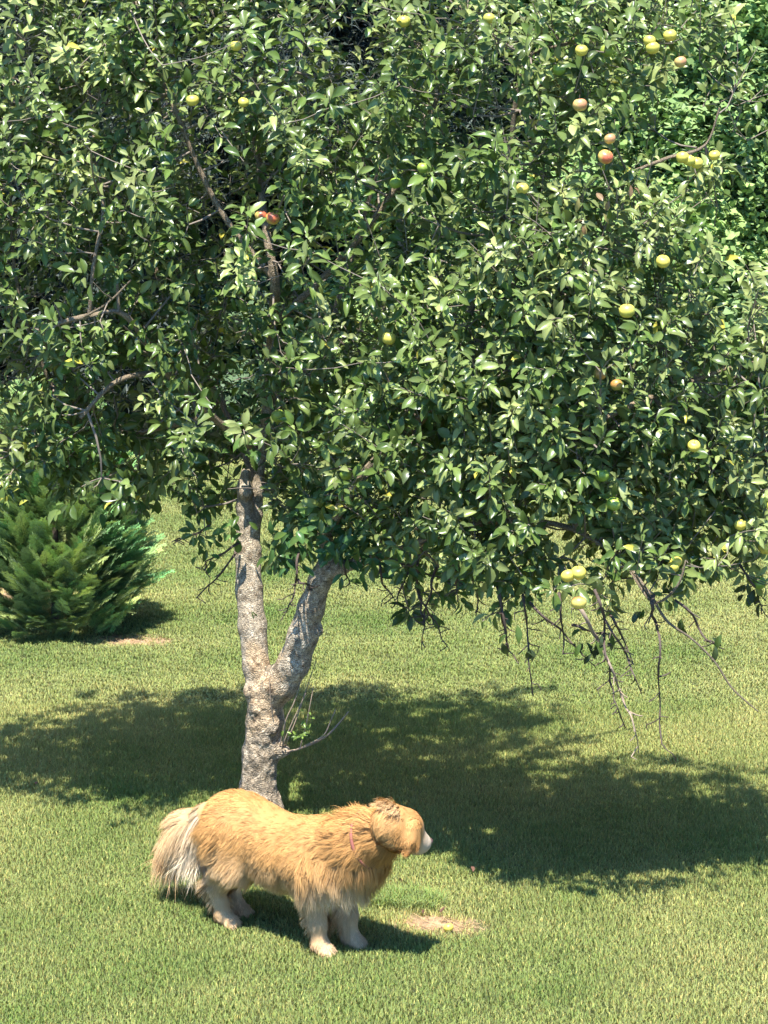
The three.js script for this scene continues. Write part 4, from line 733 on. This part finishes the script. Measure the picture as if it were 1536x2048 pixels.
    for (let s = 0; s <= segs; s++) {
      const t = s / segs; q.copy(P).addScaledVector(flow, LL * t * (1 - 0.12 * t)).addScaledVector(N, LL * up * Math.sin(Math.min(t * 1.7, 1.57)) - 0.004).addScaledVector(tipv, t * t).addScaledVector(bin, curl * LL * Math.sin(t * 4.5) * 0.35);
      q.y -= droop * LL * t * t; if (q.y < 0.004 && !M) q.y = 0.004 + R() * 0.004;
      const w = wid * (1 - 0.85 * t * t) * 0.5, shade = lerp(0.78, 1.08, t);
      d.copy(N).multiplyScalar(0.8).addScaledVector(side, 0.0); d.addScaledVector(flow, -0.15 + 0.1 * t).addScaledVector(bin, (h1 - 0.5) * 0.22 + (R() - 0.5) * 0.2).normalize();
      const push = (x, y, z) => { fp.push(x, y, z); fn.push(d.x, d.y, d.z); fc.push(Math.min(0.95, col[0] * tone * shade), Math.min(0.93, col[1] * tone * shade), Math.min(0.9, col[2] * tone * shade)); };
      if (s < segs) { push(q.x - side.x * w, q.y - side.y * w, q.z - side.z * w); push(q.x + side.x * w, q.y + side.y * w, q.z + side.z * w); } else push(q.x, q.y, q.z);
      if (s < segs - 1) { const k = base + s * 2; fi.push(k, k + 1, k + 2, k + 2, k + 1, k + 3); } else if (s === segs - 1) { const k = base + s * 2; fi.push(k, k + 1, k + 2); }
    }
  }
  const P = V(), N = V(), F = V(), take = sampler(body);
  for (let i = 0; i < 165000; i++) {
    take(P, N); if (i >= 130000 && P.x > -0.38) continue;
    const { x, y, z } = P;
    if (new THREE.Vector3(x, y, z).applyMatrix4(headI).length() < 0.085) continue;
    let L = 0.04, lift = 0.15, cell = 0.02, w = 0.0017, droop = 0.1, curl = 0.3;
    F.set(-1, -0.55 - 0.5 * Math.abs(z) / 0.14, 0);
    let c = coat(x, y, z);
    if (x < -0.36) { // tail plume
      const t = sstep(-x, 0.36, 0.6); F.set(-0.55 - 0.25 * N.y, -1.0, 0.12 * Math.sign(z)); L = lerp(0.10, 0.165, R()) ; if (N.y > 0.3) { F.set(-1, -0.25, z * 3); L = lerp(0.06, 0.11, t); } lift = 0.12; droop = 0.35; cell = 0.016; w = 0.0019;
      c = mix(mix(GOLD, CREAM, 0.6), WHITE, sstep(x - 0.6 * (y - 0.36), -0.52, -0.42) * 0.9);
    } else if (y < 0.085) { F.set(0.2, -1, 0); L = 0.022; lift = 0.3; w = 0.0022; curl = 0; if (y < 0.012) continue; }
    else if (y < 0.27 && Math.abs(z) > 0.045 && (x > 0.15 || x < -0.12)) { // legs with feathers behind
      F.set(-0.35, -1, 0); L = 0.026; lift = 0.22; if (N.x < -0.35) { L = x > 0 ? 0.055 : 0.07; F.set(-0.8, -0.8, 0); lift = 0.35; c = mix(c, CREAM, 0.4); } curl = 0.2; if (y < 0.14) L *= 0.7;
    } else if (x > 0.22 && y < 0.44 && (N.x > 0.15 || N.y < 0.25)) { // chest ruff
      F.set(-0.1 + 0.25 * N.x, -1, -0.2 * Math.sign(z)); L = y < 0.3 ? 0.05 : 0.085; lift = 0.42; cell = 0.026; droop = 0.12; curl = 0.5;
    } else if (y < 0.33 && N.y < 0.1) { F.set(-0.45, -1, 0); L = x > 0.1 ? 0.045 : 0.06; lift = 0.26; cell = 0.026; droop = 0.15; } // belly and flank fringe
    else if (x < -0.2 && y < 0.45) { F.set(-0.6, -1, 0); L = 0.075; lift = 0.34; cell = 0.026; }
    else if (x > 0.3) { F.set(-0.8, -0.6, 0); L = 0.06; lift = 0.34; cell = 0.026; curl = 0.5; if (N.y > 0.5) { lift = 0.6; L = 0.055; } }
    else if (y > 0.44 && N.y > 0.6) { F.set(-1, 0.05, z * 4); lift = 0.14; L = 0.045; }
    hair(P, N, F, L, lift, cell, c, w, droop, curl, 0);
  }
  // head hair in the head's frame, then moved
  const start = fp.length, takeH = sampler(headHair);
  for (let i = 0; i < 24000; i++) {
    takeH(P, N); const { x, y, z } = P;
    let L = 0.018, lift = 0.25, c2 = 0; F.set(-1, -0.35, Math.sign(z) * 0.15); const ear = Math.abs(z) > 0.074;
    if (x > 0.135) continue; if (x > 0.06) L = 0.009; else if (ear) { F.set(-0.1, -1, 0); L = 0.024; lift = 0.14; } else if (x < -0.05) { L = 0.026; lift = 0.13; F.set(-0.6, -0.8, Math.sign(z) * 0.2); if (y > 0.055) { lift = 0.6; L = 0.038; c2 = 1; } } else if (y < -0.04) { F.set(-0.6, -1, 0); L = 0.03; lift = 0.3; }
    hair(P, N, F, L, lift, 0.016, c2 ? mix(headColor(x, y, z), CREAM, 0.5) : headColor(x, y, z), 0.0017, 0.12, ear ? 0.5 : 0.25, 1);
  }
  const nm = new THREE.Matrix3().getNormalMatrix(headM);
  for (let i = start; i < fp.length; i += 3) { q.set(fp[i], fp[i + 1], fp[i + 2]).applyMatrix4(headM); fp[i] = q.x; fp[i + 1] = q.y; fp[i + 2] = q.z; q.set(fn[i], fn[i + 1], fn[i + 2]).applyMatrix3(nm).normalize(); fn[i] = q.x; fn[i + 1] = q.y; fn[i + 2] = q.z; }
  const furMat = new THREE.MeshPhysicalMaterial({ vertexColors: true, roughness: 0.7, specularIntensity: 0.5, side: THREE.DoubleSide });
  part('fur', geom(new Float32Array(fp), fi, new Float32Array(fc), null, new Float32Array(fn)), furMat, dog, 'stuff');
  // ---- nose, eyes, collar
  const put = (name, geo, mat, x, y, z, sx = 1, sy = 1, sz = 1) => { const m = part(name, geo.clone().scale(sx, sy, sz).translate(x, y, z).applyMatrix4(headM), mat, dog); return m; };
  const ball = new THREE.SphereGeometry(1, 20, 14), black = new THREE.MeshPhysicalMaterial({ color: rgb(0.02, 0.015, 0.012), roughness: 0.35, clearcoat: 0.5 });
  put('nose', ball, std({ color: rgb(0.09, 0.05, 0.045), roughness: 0.45 }), 0.158, -0.012, 0, 0.013, 0.014, 0.019);
  for (const s of [-1, 1]) put('eye', ball, black, 0.072, 0.022, s * 0.034, 0.0105, 0.0105, 0.0105);
  const ring = new THREE.TorusGeometry(0.1185, 0.0055, 10, 48).scale(1, 1, 1.4), cm = new THREE.Matrix4().lookAt(V(0, 0, 0), V(0.92, 0.36, 0), UP).setPosition(0.455, 0.50, 0);
  part('collar', ring.applyMatrix4(cm), std({ color: rgb(0.3, 0.1, 0.07), roughness: 0.7 }), dog);
}

// ------------------------------------------------------------------ dry leaves on the lawn
{
  const R = rng(66), mat = std({ color: rgb(0.13, 0.06, 0.035), roughness: 0.8, side: THREE.DoubleSide });
  const spots = [[804, 1778, 'curled brown leaf on the grass by the dog chest'], [946, 1754, 'brown leaf at the edge of the tree shadow right of the dog'], [72, 1578, 'brown leaf in the grass at the left end of the shade'], [1350, 1530, 'brown leaf on the lawn below the right branches'], [880, 1835, 'dry leaf on the bare soil patch, upper one'], [845, 1838, 'dry leaf on the bare soil patch, lower left one']];
  for (const [x, y, label] of spots) {
    const p = onGround(x, y); p.y += 0.022; const m = part('dry_leaf', leafGeos[Math.floor(R() * 6)], mat, scene); m.position.copy(p); m.scale.setScalar(0.036); m.rotation.set(-1.2 + R() * 0.6, R() * 6, R() * 0.5); tag(m, label, 'dry leaf', 'fallen dry leaves on the lawn');
  }
}
renderer.render(scene, camera);
